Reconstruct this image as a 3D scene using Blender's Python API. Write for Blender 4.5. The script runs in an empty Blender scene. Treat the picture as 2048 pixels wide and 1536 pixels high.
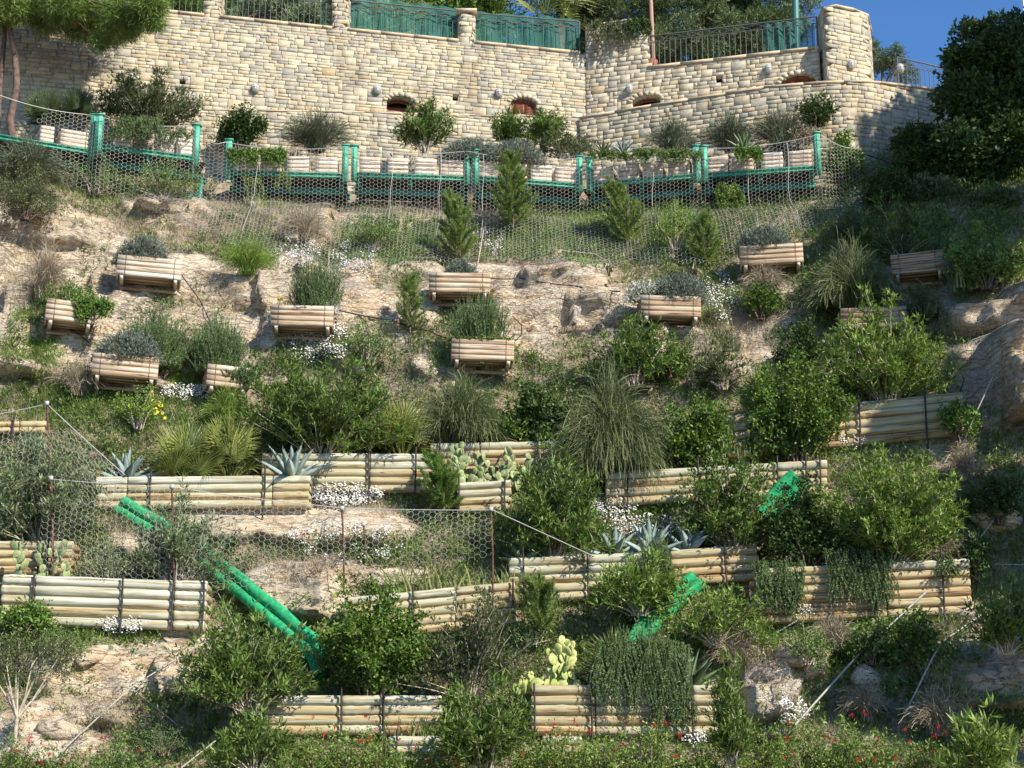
import bpy, math, random
import numpy as np
from math import radians, sin, cos, tan, pi, atan, atan2
scene = bpy.context.scene
COL = scene.collection
# ------------------------------------------------------------------ camera, sky, sun, exposure
FPX = 3571.0; PITCH = radians(15); CAMZ = 1.6
cam_data = bpy.data.cameras.new('camera'); cam = bpy.data.objects.new('camera', cam_data); COL.objects.link(cam)
cam.location = (0, 0, CAMZ); cam.rotation_euler = (radians(90) + PITCH, 0, 0)
cam_data.sensor_width = 36; cam_data.lens = FPX / 2048 * 36; cam_data.clip_end = 3000; cam_data.clip_start = 0.1
scene.camera = cam
SUN_AZ = radians(44); SUN_EL = radians(36)       # azimuth to the right of straight behind the camera
SDIR = np.array([sin(SUN_AZ) * cos(SUN_EL), -cos(SUN_AZ) * cos(SUN_EL), sin(SUN_EL)])
world = bpy.data.worlds.new("World"); scene.world = world; world.use_nodes = True
wn = world.node_tree; bg = wn.nodes['Background']; sky = wn.nodes.new('ShaderNodeTexSky')
sky.sky_type = 'NISHITA'; sky.sun_disc = False; sky.sun_elevation = SUN_EL
sky.sun_rotation = radians(180) - SUN_AZ
sky.air_density = 1.0; sky.dust_density = 0.0; sky.ozone_density = 5.0; sky.altitude = 2000
bg.inputs['Strength'].default_value = 0.125
hs = wn.nodes.new('ShaderNodeHueSaturation'); hs.inputs['Saturation'].default_value = 1.12; wn.links.new(sky.outputs[0], hs.inputs['Color']); wn.links.new(hs.outputs[0], bg.inputs[0])
sl = bpy.data.lights.new('sun', 'SUN'); sl.energy = 4.6; sl.angle = radians(0.5); sl.color = (1.0, 0.93, 0.81)
sun = bpy.data.objects.new('sun', sl); COL.objects.link(sun); sun.location = (20, -10, 30)
from mathutils import Vector
sun.rotation_euler = Vector(SDIR.tolist()).to_track_quat('Z', 'Y').to_euler()
scene.view_settings.view_transform = 'Standard'; scene.view_settings.look = 'None'
scene.view_settings.gamma = 1; scene.view_settings.exposure = 0.74
scene.render.resolution_x = 1024; scene.render.resolution_y = 768
CS, SN = cos(PITCH), sin(PITCH)
def P(px, py, Y):
    a = (px - 1024) / FPX; b = (768 - py) / FPX
    dy = CS - b * SN; dz = SN + b * CS; t = Y / dy
    return np.array([a * t, Y, CAMZ + dz * t])
def proj(p):
    p = np.asarray(p); z = p[..., 2] - CAMZ; w = p[..., 1] * CS + z * SN
    return 1024 + FPX * p[..., 0] / w, 768 - FPX * (z * CS - p[..., 1] * SN) / w
def mpp(p): return (p[1] * CS + (p[2] - CAMZ) * SN) / FPX
# ------------------------------------------------------------------ helpers
R = np.random.default_rng(7)
def tag(o, label=None, cat=None, group=None, kind=None):
    if label: o['label'] = label
    if cat: o['category'] = cat
    if group: o['group'] = group
    if kind: o['kind'] = kind
    return o
def thing(name, label, cat, loc=(0, 0, 0), group=None):
    o = bpy.data.objects.new(name, None); COL.objects.link(o); o.location = [float(v) for v in loc]
    o.empty_display_size = 0.1
    return tag(o, label, cat, group)
def mesh_data(name, V, F, mat=None, rnd=None, smooth=False):
    """V (n,3); F array (m,k) or list of arrays; rnd per face value(s)"""
    me = bpy.data.meshes.new(name)
    V = np.asarray(V, dtype=np.float32)
    Fs = F if isinstance(F, list) else [F]
    Fs = [np.asarray(f, dtype=np.int32) for f in Fs if len(f)]
    nl = sum(f.size for f in Fs); nf = sum(len(f) for f in Fs)
    me.vertices.add(len(V)); me.vertices.foreach_set('co', V.ravel())
    me.loops.add(nl); me.loops.foreach_set('vertex_index', np.concatenate([f.ravel() for f in Fs]))
    me.polygons.add(nf)
    tot = np.concatenate([np.full(len(f), f.shape[1]) for f in Fs]).astype(np.int32)
    st = np.concatenate([[0], np.cumsum(tot)[:-1]]).astype(np.int32)
    me.polygons.foreach_set('loop_start', st); me.polygons.foreach_set('loop_total', tot)
    if smooth: me.polygons.foreach_set('use_smooth', np.ones(nf, dtype=bool))
    if rnd is not None:
        at = me.attributes.new('rnd', 'FLOAT', 'FACE')
        r = np.broadcast_to(np.asarray(rnd, dtype=np.float32), (nf,)) if np.ndim(rnd) == 0 else np.asarray(rnd, dtype=np.float32)
        at.data.foreach_set('value', np.ascontiguousarray(r))
    me.update(calc_edges=True)
    if mat: me.materials.append(mat)
    return me
def obj(name, V, F, mat, parent=None, rnd=None, smooth=False, local=False):
    V = np.asarray(V, dtype=np.float64)
    if parent is not None and not local:
        V = V - np.array(abs_loc(parent))
    o = bpy.data.objects.new(name, mesh_data(name, V, F, mat, rnd, smooth)); COL.objects.link(o)
    if parent is not None: o.parent = parent
    return o
def abs_loc(o):
    l = np.array(o.location)
    while o.parent is not None: o = o.parent; l = l + np.array(o.location)
    return l
def merge(parts):
    Vs, Fs, Rs, off = [], {}, {}, 0
    for V, F, r in parts:
        V = np.asarray(V).reshape(-1, 3); F = np.asarray(F)
        Vs.append(V); k = F.shape[1]
        Fs.setdefault(k, []).append(F + off)
        Rs.setdefault(k, []).append(np.broadcast_to(np.asarray(r, dtype=float), (len(F),)))
        off += len(V)
    ks = list(Fs)
    return np.concatenate(Vs), [np.concatenate(Fs[k]) for k in ks], np.concatenate([np.concatenate(Rs[k]) for k in ks])
def nrm(v): return v / (np.linalg.norm(v, axis=-1, keepdims=True) + 1e-9)
def rv(n): return nrm(R.normal(size=(n, 3)))
def tubes(PL, rad, m=3, cap=False, rnd=0.5):
    """PL (N,K,3) polylines, rad (N,K) or scalar -> V,F,r"""
    PL = np.asarray(PL, dtype=float)
    if PL.ndim == 2: PL = PL[None]
    N, K, _ = PL.shape
    rad = np.broadcast_to(np.asarray(rad, dtype=float), (N, K)) if np.ndim(rad) != 1 or len(rad) == K else np.repeat(np.asarray(rad)[:, None], K, 1)
    T = nrm(np.gradient(PL, axis=1)) if K > 1 else PL
    ref = np.where(np.abs(nrm(PL[:, -1] - PL[:, 0])[:, 2:3]) > 0.8, np.array([[1.0, 0, 0]]), np.array([[0, 0, 1.0]]))
    A = nrm(np.cross(T, ref[:, None, :])); B = np.cross(T, A)
    an = np.arange(m) * 2 * pi / m
    V = PL[:, :, None, :] + rad[:, :, None, None] * (np.cos(an)[None, None, :, None] * A[:, :, None, :] + np.sin(an)[None, None, :, None] * B[:, :, None, :])
    idx = np.arange(N * K * m).reshape(N, K, m)
    a = idx[:, :-1, :]; b = np.roll(a, -1, 2); d = idx[:, 1:, :]; c = np.roll(d, -1, 2)
    F = np.stack([a, b, c, d], -1).reshape(-1, 4)
    r = np.repeat(np.broadcast_to(np.asarray(rnd, dtype=float), (N,)), (K - 1) * m)
    if cap and m > 4:
        parts = [(V.reshape(-1, 3), F, r)]
        return V.reshape(-1, 3), F, r, [idx[:, 0, ::-1], idx[:, -1, :]]
    return V.reshape(-1, 3), F, r
def ribbons(PL, S, W, rnd=0.5):
    """PL (N,K,3), S (N,3) side vector, W (N,K) widths"""
    PL = np.asarray(PL, dtype=float); N, K, _ = PL.shape
    W = np.broadcast_to(W, (N, K))
    L = PL - S[:, None, :] * W[:, :, None] / 2; Rr = PL + S[:, None, :] * W[:, :, None] / 2
    V = np.stack([L, Rr], 2).reshape(-1, 3)
    idx = np.arange(N * K * 2).reshape(N, K, 2)
    F = np.stack([idx[:, :-1, 0], idx[:, :-1, 1], idx[:, 1:, 1], idx[:, 1:, 0]], -1).reshape(-1, 4)
    return V, F, np.repeat(np.broadcast_to(np.asarray(rnd, dtype=float), (N,)), K - 1)
def leaves(B, D, L, W, rnd=None, up=0.8, mid=0.45, tri=False):
    N = len(B); D = nrm(D)
    S = nrm(np.cross(D, np.array([0, 0, 1.0]) * up + rv(N) * 0.6))
    L = np.broadcast_to(L, (N,))[:, None]; W = np.broadcast_to(W, (N,))[:, None]
    if tri:
        V = np.stack([B - S * W * .5, B + S * W * .5, B + D * L], 1).reshape(-1, 3)
        return V, np.arange(N * 3).reshape(N, 3), (R.random(N) if rnd is None else rnd)
    Nn = np.cross(S, D)
    bend = Nn * L * R.uniform(-.12, .12, (N, 1))
    V = np.stack([B, B + D * L * mid + S * W / 2 + bend, B + D * L, B + D * L * mid - S * W / 2 + bend], 1).reshape(-1, 3)
    F = np.arange(N * 4).reshape(N, 4)
    return V, F, (R.random(N) if rnd is None else rnd)
def box(c, s, ax=None):
    """axis aligned (or ax = 3x3 rows axes) box, c centre, s full size"""
    q = np.array([[-1, -1, -1], [1, -1, -1], [1, 1, -1], [-1, 1, -1], [-1, -1, 1], [1, -1, 1], [1, 1, 1], [-1, 1, 1]]) * np.array(s) / 2
    if ax is not None: q = q @ np.array(ax)
    F = np.array([[0, 3, 2, 1], [4, 5, 6, 7], [0, 1, 5, 4], [1, 2, 6, 5], [2, 3, 7, 6], [3, 0, 4, 7]])
    return q + np.array(c), F, 0.5
def hashf(a, b, seed=0):
    a = a.astype(np.int64); b = b.astype(np.int64)
    h = (a * 374761393 + b * 668265263 + seed * 1442695041) & 0x7fffffff
    h = ((h ^ (h >> 13)) * 1274126177) & 0x7fffffff
    h = (h ^ (h >> 16)) & 0xffff
    return h / 65535.0
def vn(x, y, seed=0):
    x = np.asarray(x, dtype=float); y = np.asarray(y, dtype=float)
    xi = np.floor(x); yi = np.floor(y); u = x - xi; v = y - yi
    u = u * u * (3 - 2 * u); v = v * v * (3 - 2 * v)
    a = hashf(xi, yi, seed); b = hashf(xi + 1, yi, seed); c = hashf(xi, yi + 1, seed); d = hashf(xi + 1, yi + 1, seed)
    return (a * (1 - u) + b * u) * (1 - v) + (c * (1 - u) + d * u) * v
def fbm(x, y, seed=0, o=4):
    s = 0; a = 0.5; t = 0
    for i in range(o):
        s = s + a * vn(x * 2 ** i, y * 2 ** i, seed + i * 17); t += a; a *= 0.5
    return s / t
# ------------------------------------------------------------------ materials
def mat_new(name):
    m = bpy.data.materials.new(name); m.use_nodes = True
    nt = m.node_tree; return m, nt, nt.nodes, nt.links, nt.nodes['Principled BSDF']
def ramp(nodes, stops):
    r = nodes.new('ShaderNodeValToRGB'); e = r.color_ramp.elements
    while len(e) < len(stops): e.new(0.5)
    for i, (p, c) in enumerate(stops): e[i].position = p; e[i].color = (*c, 1)
    return r
def leaf_mat(name, stops, rough=0.5, trans=0.25, spec=0.35, noise=None):
    m, nt, N, L, b = mat_new(name)
    at = N.new('ShaderNodeAttribute'); at.attribute_name = 'rnd'
    r = ramp(N, stops); L.new(at.outputs['Fac'], r.inputs[0])
    src = r.outputs[0]
    tc = N.new('ShaderNodeTexCoord'); nz = N.new('ShaderNodeTexNoise'); nz.inputs['Scale'].default_value = noise or 3.0
    L.new(tc.outputs['Object'], nz.inputs['Vector'])
    mp = N.new('ShaderNodeMapRange'); mp.inputs[1].default_value = .3; mp.inputs[2].default_value = .7; mp.inputs[3].default_value = .72; mp.inputs[4].default_value = 1.25
    L.new(nz.outputs[0], mp.inputs[0])
    mx = N.new('ShaderNodeMix'); mx.data_type = 'RGBA'; mx.blend_type = 'MULTIPLY'; mx.inputs[0].default_value = 1
    L.new(src, mx.inputs[6]); L.new(mp.outputs[0], mx.inputs[7])
    L.new(mx.outputs[2], b.inputs['Base Color']); b.inputs['Roughness'].default_value = rough
    b.inputs['Specular IOR Level'].default_value = spec
    if trans:
        t = N.new('ShaderNodeBsdfTranslucent'); ms = N.new('ShaderNodeMixShader'); ms.inputs[0].default_value = trans
        L.new(mx.outputs[2], t.inputs[0]); L.new(b.outputs[0], ms.inputs[1]); L.new(t.outputs[0], ms.inputs[2])
        L.new(ms.outputs[0], N['Material Output'].inputs[0])
    return m
def plain(name, c, rough=0.6, metal=0, noise=0.0, scale=20, bump=0.0, spec=0.4):
    m, nt, N, L, b = mat_new(name)
    b.inputs['Roughness'].default_value = rough; b.inputs['Metallic'].default_value = metal; b.inputs['Specular IOR Level'].default_value = spec
    b.inputs['Base Color'].default_value = (*c, 1)
    if noise or bump:
        tc = N.new('ShaderNodeTexCoord'); nz = N.new('ShaderNodeTexNoise'); nz.inputs['Scale'].default_value = scale; nz.inputs['Detail'].default_value = 5
        L.new(tc.outputs['Object'], nz.inputs['Vector'])
        if noise:
            lo = tuple(v * (1 - noise) for v in c); hi = tuple(min(1, v * (1 + noise)) for v in c)
            r = ramp(N, [(.3, lo), (.7, hi)]); L.new(nz.outputs[0], r.inputs[0]); L.new(r.outputs[0], b.inputs['Base Color'])
        if bump:
            bp = N.new('ShaderNodeBump'); bp.inputs['Strength'].default_value = bump; bp.inputs['Distance'].default_value = .02
            L.new(nz.outputs[0], bp.inputs['Height']); L.new(bp.outputs[0], b.inputs['Normal'])
    return m
M = {}
M['oleander'] = leaf_mat('oleander_leaf', [(0, (.05, .095, .018)), (.45, (.115, .185, .036)), (.85, (.21, .29, .065)), (1, (.36, .41, .16))])
M['oleander_bright'] = leaf_mat('bright_oleander_leaf', [(0, (.07, .13, .02)), (.5, (.17, .265, .042)), (1, (.38, .45, .13))])
M['oleander_pale'] = leaf_mat('pale_leaf', [(0, (.09, .13, .05)), (.5, (.2, .26, .12)), (1, (.42, .46, .28))])
M['oleander_dull'] = leaf_mat('dull_leaf', [(0, (.05, .075, .028)), (.6, (.13, .16, .06)), (1, (.28, .28, .14))])
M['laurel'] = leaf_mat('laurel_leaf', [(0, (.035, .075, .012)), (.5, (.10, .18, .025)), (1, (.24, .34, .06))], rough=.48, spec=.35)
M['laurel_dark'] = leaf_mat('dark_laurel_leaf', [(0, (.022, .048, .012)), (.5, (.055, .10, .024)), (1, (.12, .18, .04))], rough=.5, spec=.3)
M['broom'] = leaf_mat('broom_stem', [(0, (.05, .075, .022)), (.6, (.115, .145, .05)), (1, (.24, .25, .11))], trans=.15)
M['broom_grey'] = leaf_mat('grey_broom_stem', [(0, (.07, .09, .05)), (.6, (.14, .16, .09)), (1, (.27, .28, .17))], trans=.1)
M['rosemary'] = leaf_mat('rosemary_leaf', [(0, (.045, .085, .025)), (.5, (.11, .17, .05)), (.9, (.20, .26, .09)), (1, (.25, .27, .28))], trans=.1)
M['lavender'] = leaf_mat('grey_leaf', [(0, (.08, .10, .075)), (.5, (.17, .20, .155)), (1, (.30, .33, .27))], trans=.1, rough=.8, spec=.1)
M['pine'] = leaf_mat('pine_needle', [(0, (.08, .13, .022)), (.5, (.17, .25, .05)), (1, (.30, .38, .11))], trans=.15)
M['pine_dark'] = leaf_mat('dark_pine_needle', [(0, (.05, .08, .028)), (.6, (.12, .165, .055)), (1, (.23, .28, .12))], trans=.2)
M['ivy'] = leaf_mat('trailing_green_leaf', [(0, (.05, .11, .015)), (.5, (.12, .23, .035)), (1, (.25, .37, .07))])
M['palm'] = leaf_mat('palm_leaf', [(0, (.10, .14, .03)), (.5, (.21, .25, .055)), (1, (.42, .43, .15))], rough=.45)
M['palm_dark'] = leaf_mat('dark_palm_leaf', [(0, (.03, .05, .02)), (.5, (.07, .10, .035)), (1, (.13, .17, .07))])  # darker copy of the palm green, with shade put into the colour
M['agave'] = leaf_mat('agave_leaf', [(0, (.17, .23, .20)), (1, (.27, .34, .31))], trans=0, rough=.6, noise=6)
M['agave_striped'] = leaf_mat('striped_agave_leaf', [(0, (.10, .16, .07)), (.6, (.12, .18, .07)), (.61, (.50, .48, .25)), (1, (.55, .52, .30))], trans=0)
M['cactus'] = leaf_mat('cactus_pad', [(0, (.17, .22, .09)), (1, (.30, .34, .15))], trans=0, rough=.6)
M['cactus_bright'] = leaf_mat('bright_cactus_pad', [(0, (.30, .36, .10)), (1, (.48, .50, .18))], trans=0, rough=.6)
M['grass'] = leaf_mat('green_grass', [(0, (.10, .17, .025)), (.5, (.20, .32, .05)), (1, (.36, .46, .10))], trans=.3)
M['dry'] = leaf_mat('dry_grass', [(0, (.16, .13, .08)), (.5, (.34, .28, .18)), (1, (.55, .47, .34))], trans=.15)
M['weed'] = leaf_mat('weed_leaf', [(0, (.07, .12, .025)), (.5, (.145, .225, .05)), (1, (.30, .37, .13))], trans=.25)
M['strap'] = leaf_mat('strap_leaf', [(0, (.10, .14, .03)), (.5, (.20, .25, .07)), (1, (.38, .38, .16))], trans=.2)
M['flower'] = plain('white_petal', (.66, .64, .61), .7)
M['yellow'] = plain('yellow_plastic', (.85, .55, .02), .4)
M['yellow_petal'] = plain('yellow_petal', (.80, .68, .03), .6)
M['red_petal'] = plain('red_petal', (.45, .02, .025), .6)
M['bark'] = plain('bark', (.17, .12, .085), .9, noise=.4, scale=14, bump=.5)
M['bark_pale'] = plain('pale_bark', (.42, .36, .27), .9, noise=.3, scale=20)
M['bark_pine'] = plain('pine_bark', (.13, .085, .065), .9, noise=.5, scale=12, bump=.8)
M['green_paint'] = plain('green_steel_paint', (.07, .36, .235), .5, noise=.35, scale=9)
M['green_dark'] = plain('green_girder_paint', (.03, .22, .16), .5, noise=.2, scale=3)  # frame green darkened, girder shade put into the colour; tie bands reuse it
M['rust'] = plain('rusty_steel', (.13, .065, .04), .85, .2, noise=.5, scale=30)
M['dark_steel'] = plain('blackened_steel', (.05, .042, .036), .7, .3, noise=.4, scale=25)
M['wire'] = plain('galvanised_wire', (.50, .48, .44), .5, .25)
M['rope'] = plain('pale_rope', (.36, .345, .30), .8, noise=.3, scale=60)
M['hose'] = plain('black_hose', (.02, .02, .02), .5)
M['iron'] = plain('wrought_iron', (.11, .115, .11), .6, .2, noise=.3, scale=30)
M['white'] = plain('white_plastic', (.75, .75, .72), .5)
M['grey'] = plain('grey_plastic', (.35, .35, .34), .5)
M['shutter'] = plain('red_brown_shutter', (.24, .075, .04), .5, noise=.2, scale=10)
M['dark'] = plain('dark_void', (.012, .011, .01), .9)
M['coping'] = plain('ochre_coping', (.50, .40, .26), .85, noise=.2, scale=8, bump=.3)
M['soil'] = plain('potting_soil', (.10, .07, .05), .95, noise=.4, scale=30, bump=.5)
M['clay'] = plain('terracotta', (.42, .17, .10), .8, noise=.15)
M['pole_green'] = plain('green_pole_paint', (.06, .20, .17), .4)
M['pole_brown'] = plain('brown_pole', (.40, .24, .17), .7)
# stone masonry
m, nt, N, L, b = mat_new('limestone'); M['stone'] = m
at = N.new('ShaderNodeAttribute'); at.attribute_name = 'rnd'
r = ramp(N, [(0, (.42, .37, .28)), (.15, (.37, .345, .285)), (.3, (.52, .43, .29)), (.5, (.56, .48, .33)), (.68, (.44, .40, .31)), (.85, (.60, .52, .37)), (.955, (.55, .45, .29)), (.97, (.47, .33, .19)), (1, (.62, .56, .43))])
L.new(at.outputs['Fac'], r.inputs[0])
tc = N.new('ShaderNodeTexCoord'); nz = N.new('ShaderNodeTexNoise'); nz.inputs['Scale'].default_value = 9; nz.inputs['Detail'].default_value = 7; nz.inputs['Roughness'].default_value = .7
L.new(tc.outputs['Object'], nz.inputs['Vector'])
mp = N.new('ShaderNodeMapRange'); mp.inputs[1].default_value = .3; mp.inputs[2].default_value = .7; mp.inputs[3].default_value = .70; mp.inputs[4].default_value = 1.15
L.new(nz.outputs[0], mp.inputs[0])
mx = N.new('ShaderNodeMix'); mx.data_type = 'RGBA'; mx.blend_type = 'MULTIPLY'; mx.inputs[0].default_value = 1
L.new(r.outputs[0], mx.inputs[6]); L.new(mp.outputs[0], mx.inputs[7]); b.inputs['Roughness'].default_value = .9
gp = N.new('ShaderNodeNewGeometry'); gm = N.new('ShaderNodeMapping'); gm.inputs['Scale'].default_value = (1.5, 1.5, .3); L.new(gp.outputs['Position'], gm.inputs['Vector'])
gn = N.new('ShaderNodeTexNoise'); gn.inputs['Scale'].default_value = 1.6; gn.inputs['Detail'].default_value = 6; gn.inputs['Roughness'].default_value = .65; L.new(gm.outputs[0], gn.inputs['Vector'])
gr = ramp(N, [(.36, (.70, .68, .64)), (.48, (.98, .98, .97)), (.7, (1.04, 1.03, 1.0))]); L.new(gn.outputs[0], gr.inputs[0])
gx = N.new('ShaderNodeMix'); gx.data_type = 'RGBA'; gx.blend_type = 'MULTIPLY'; gx.inputs[0].default_value = 1; L.new(mx.outputs[2], gx.inputs[6]); L.new(gr.outputs[0], gx.inputs[7]); L.new(gx.outputs[2], b.inputs['Base Color'])
bp = N.new('ShaderNodeBump'); bp.inputs['Strength'].default_value = .7; bp.inputs['Distance'].default_value = .02; L.new(nz.outputs[0], bp.inputs['Height']); L.new(bp.outputs[0], b.inputs['Normal'])
M['wire_dull'] = plain('dull_wire', (.26, .245, .22), .6, .2)
M['mortar'] = plain('mortar', (.42, .375, .29), .95, noise=.25, scale=12, bump=.4)
# timber: grain along local x, weathering from rnd, which also carries planter bottom shade
def timber(name, stops, gx=1.0):
    m, nt, N, L, b = mat_new(name)
    at = N.new('ShaderNodeAttribute'); at.attribute_name = 'rnd'
    tc = N.new('ShaderNodeTexCoord'); mpn = N.new('ShaderNodeMapping'); mpn.inputs['Scale'].default_value = (gx, 14, 14)
    L.new(tc.outputs['Object'], mpn.inputs['Vector'])
    ad = N.new('ShaderNodeVectorMath'); ad.operation = 'ADD'; cb = N.new('ShaderNodeCombineXYZ'); ml = N.new('ShaderNodeMath'); ml.operation = 'MULTIPLY'; ml.inputs[1].default_value = 37
    L.new(at.outputs['Fac'], ml.inputs[0]); L.new(ml.outputs[0], cb.inputs[0]); L.new(ml.outputs[0], cb.inputs[1])
    L.new(mpn.outputs[0], ad.inputs[0]); L.new(cb.outputs[0], ad.inputs[1])
    nz = N.new('ShaderNodeTexNoise'); nz.inputs['Scale'].default_value = 1.6; nz.inputs['Detail'].default_value = 6; nz.inputs['Roughness'].default_value = .65; nz.inputs['Distortion'].default_value = .6
    L.new(ad.outputs[0], nz.inputs['Vector'])
    n2 = N.new('ShaderNodeTexNoise'); n2.inputs['Scale'].default_value = 2.2; n2.inputs['Detail'].default_value = 3
    L.new(ad.outputs[0], n2.inputs['Vector']); 
    r = ramp(N, stops); a2 = N.new('ShaderNodeMath'); a2.operation = 'MULTIPLY_ADD'; a2.inputs[1].default_value = 1.9; L.new(nz.outputs[0], a2.inputs[0])
    s2 = N.new('ShaderNodeMath'); s2.operation = 'MULTIPLY_ADD'; s2.inputs[1].default_value = .55; s2.inputs[2].default_value = -.68
    L.new(at.outputs['Fac'], s2.inputs[0]); L.new(s2.outputs[0], a2.inputs[2]); L.new(a2.outputs[0], r.inputs[0])
    gr = ramp(N, [(.34, (.32, .25, .18)), (.43, (.85, .82, .78)), (.5, (1, 1, 1)), (.62, (1.12, 1.12, 1.1))]); L.new(nz.outputs[0], gr.inputs[0])
    mx = N.new('ShaderNodeMix'); mx.data_type = 'RGBA'; mx.blend_type = 'MULTIPLY'; mx.inputs[0].default_value = .85
    L.new(r.outputs[0], mx.inputs[6]); L.new(gr.outputs[0], mx.inputs[7]); L.new(mx.outputs[2], b.inputs['Base Color'])
    b.inputs['Roughness'].default_value = .8; b.inputs['Specular IOR Level'].default_value = .2
    bp = N.new('ShaderNodeBump'); bp.inputs['Strength'].default_value = .4; bp.inputs['Distance'].default_value = .01; L.new(nz.outputs[0], bp.inputs['Height']); L.new(bp.outputs[0], b.inputs['Normal'])
    return m
M['log'] = timber('treated_log', [(0, (.19, .115, .055)), (.28, (.34, .22, .11)), (.42, (.43, .32, .175)), (.55, (.42, .34, .19)), (.7, (.38, .36, .24)), (.85, (.44, .43, .33)), (1, (.54, .53, .45))], .45)
M['slat'] = timber('treated_slat', [(0, (.22, .14, .09)), (.3, (.37, .26, .17)), (.5, (.44, .33, .22)), (.7, (.47, .39, .29)), (1, (.58, .54, .46))], .8)
M['slat_pink'] = timber('pinkish_slat', [(0, (.42, .32, .24)), (.4, (.58, .47, .37)), (.7, (.64, .55, .45)), (1, (.70, .65, .58))], .8)
# hillside
m, nt, N, L, b = mat_new('hillside_rock_and_soil'); M['hill'] = m
at = N.new('ShaderNodeAttribute'); at.attribute_name = 'soil'
tc = N.new('ShaderNodeTexCoord'); nz = N.new('ShaderNodeTexNoise'); nz.inputs['Scale'].default_value = 1.3; nz.inputs['Detail'].default_value = 10; nz.inputs['Roughness'].default_value = .7
n2 = N.new('ShaderNodeTexNoise'); n2.inputs['Scale'].default_value = 11; n2.inputs['Detail'].default_value = 8; n2.inputs['Roughness'].default_value = .75
mpp_ = N.new('ShaderNodeMapping'); mpp_.inputs['Scale'].default_value = (1, 1, 2.2); mpp_.inputs['Rotation'].default_value = (0, .12, 0); L.new(tc.outputs['Object'], mpp_.inputs['Vector'])
L.new(mpp_.outputs[0], nz.inputs['Vector']); L.new(mpp_.outputs[0], n2.inputs['Vector'])
vo = N.new('ShaderNodeTexVoronoi'); vo.feature = 'DISTANCE_TO_EDGE'; vo.inputs['Scale'].default_value = 1.7
wv = N.new('ShaderNodeMix'); wv.data_type = 'RGBA'; wv.blend_type = 'LINEAR_LIGHT'; wv.inputs[0].default_value = .25
L.new(mpp_.outputs[0], wv.inputs[6]); L.new(nz.outputs['Color'], wv.inputs[7]); L.new(wv.outputs[2], vo.inputs['Vector'])
rr = ramp(N, [(.25, (.46, .38, .29)), (.40, (.64, .53, .40)), (.50, (.72, .62, .47)), (.57, (.62, .45, .28)), (.64, (.72, .62, .47)), (.75, (.76, .70, .58))]); L.new(nz.outputs[0], rr.inputs[0])
r2 = ramp(N, [(.32, (.62, .60, .57)), (.5, (1, 1, 1)), (.7, (1.1, 1.08, 1.04))]); L.new(n2.outputs[0], r2.inputs[0])
m1 = N.new('ShaderNodeMix'); m1.data_type = 'RGBA'; m1.blend_type = 'MULTIPLY'; m1.inputs[0].default_value = 1; L.new(rr.outputs[0], m1.inputs[6]); L.new(r2.outputs[0], m1.inputs[7])
rc = ramp(N, [(0, (.35, .30, .25)), (.012, (.8, .78, .75)), (.03, (1, 1, 1))]); L.new(vo.outputs['Distance'], rc.inputs[0])
m2 = N.new('ShaderNodeMix'); m2.data_type = 'RGBA'; m2.blend_type = 'MULTIPLY'; m2.inputs[0].default_value = .35; L.new(m1.outputs[2], m2.inputs[6]); L.new(rc.outputs[0], m2.inputs[7])
rs = ramp(N, [(.3, (.19, .145, .10)), (.5, (.36, .28, .20)), (.7, (.54, .43, .32))]); L.new(n2.outputs[0], rs.inputs[0])
m3 = N.new('ShaderNodeMix'); m3.data_type = 'RGBA'; L.new(at.outputs['Fac'], m3.inputs[0]); wc = N.new('ShaderNodeTexNoise'); wc.inputs['Scale'].default_value = .9; wc.inputs['Detail'].default_value = 6; wc.inputs['Roughness'].default_value = .55; wc.inputs['Distortion'].default_value = .4
ms2 = N.new('ShaderNodeMapping'); ms2.inputs['Scale'].default_value = (1, 1, 4.5); ms2.inputs['Rotation'].default_value = (0, .18, 0); L.new(tc.outputs['Object'], ms2.inputs['Vector']); L.new(ms2.outputs[0], wc.inputs['Vector'])
cr = ramp(N, [(.44, (1, 1, 1)), (.465, (.42, .35, .29)), (.48, (1, 1, 1)), (.53, (1, 1, 1)), (.545, (.55, .48, .4)), (.555, (1, 1, 1))]); L.new(wc.outputs[0], cr.inputs[0])
m25 = N.new('ShaderNodeMix'); m25.data_type = 'RGBA'; m25.blend_type = 'MULTIPLY'; m25.inputs[0].default_value = .8; L.new(m2.outputs[2], m25.inputs[6]); L.new(cr.outputs[0], m25.inputs[7])
L.new(m25.outputs[2], m3.inputs[6]); L.new(rs.outputs[0], m3.inputs[7])
L.new(m3.outputs[2], b.inputs['Base Color']); b.inputs['Roughness'].default_value = .95; b.inputs['Specular IOR Level'].default_value = .15
sm = N.new('ShaderNodeMath'); sm.operation = 'ADD'; L.new(n2.outputs[0], sm.inputs[0]); rcb = N.new('ShaderNodeMath'); rcb.operation = 'MINIMUM'; rcb.inputs[1].default_value = .05
L.new(vo.outputs['Distance'], rcb.inputs[0]); mm = N.new('ShaderNodeMath'); mm.operation = 'MULTIPLY'; mm.inputs[1].default_value = 3; L.new(rcb.outputs[0], mm.inputs[0]); sm2 = N.new('ShaderNodeMath'); sm2.operation = 'MULTIPLY_ADD'; sm2.inputs[1].default_value = .9; L.new(cr.outputs[0], sm2.inputs[0]); L.new(mm.outputs[0], sm2.inputs[2]); L.new(sm2.outputs[0], sm.inputs[1])
bp = N.new('ShaderNodeBump'); bp.inputs['Strength'].default_value = .8; bp.inputs['Distance'].default_value = .09; L.new(sm.outputs[0], bp.inputs['Height']); L.new(bp.outputs[0], b.inputs['Normal'])
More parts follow.
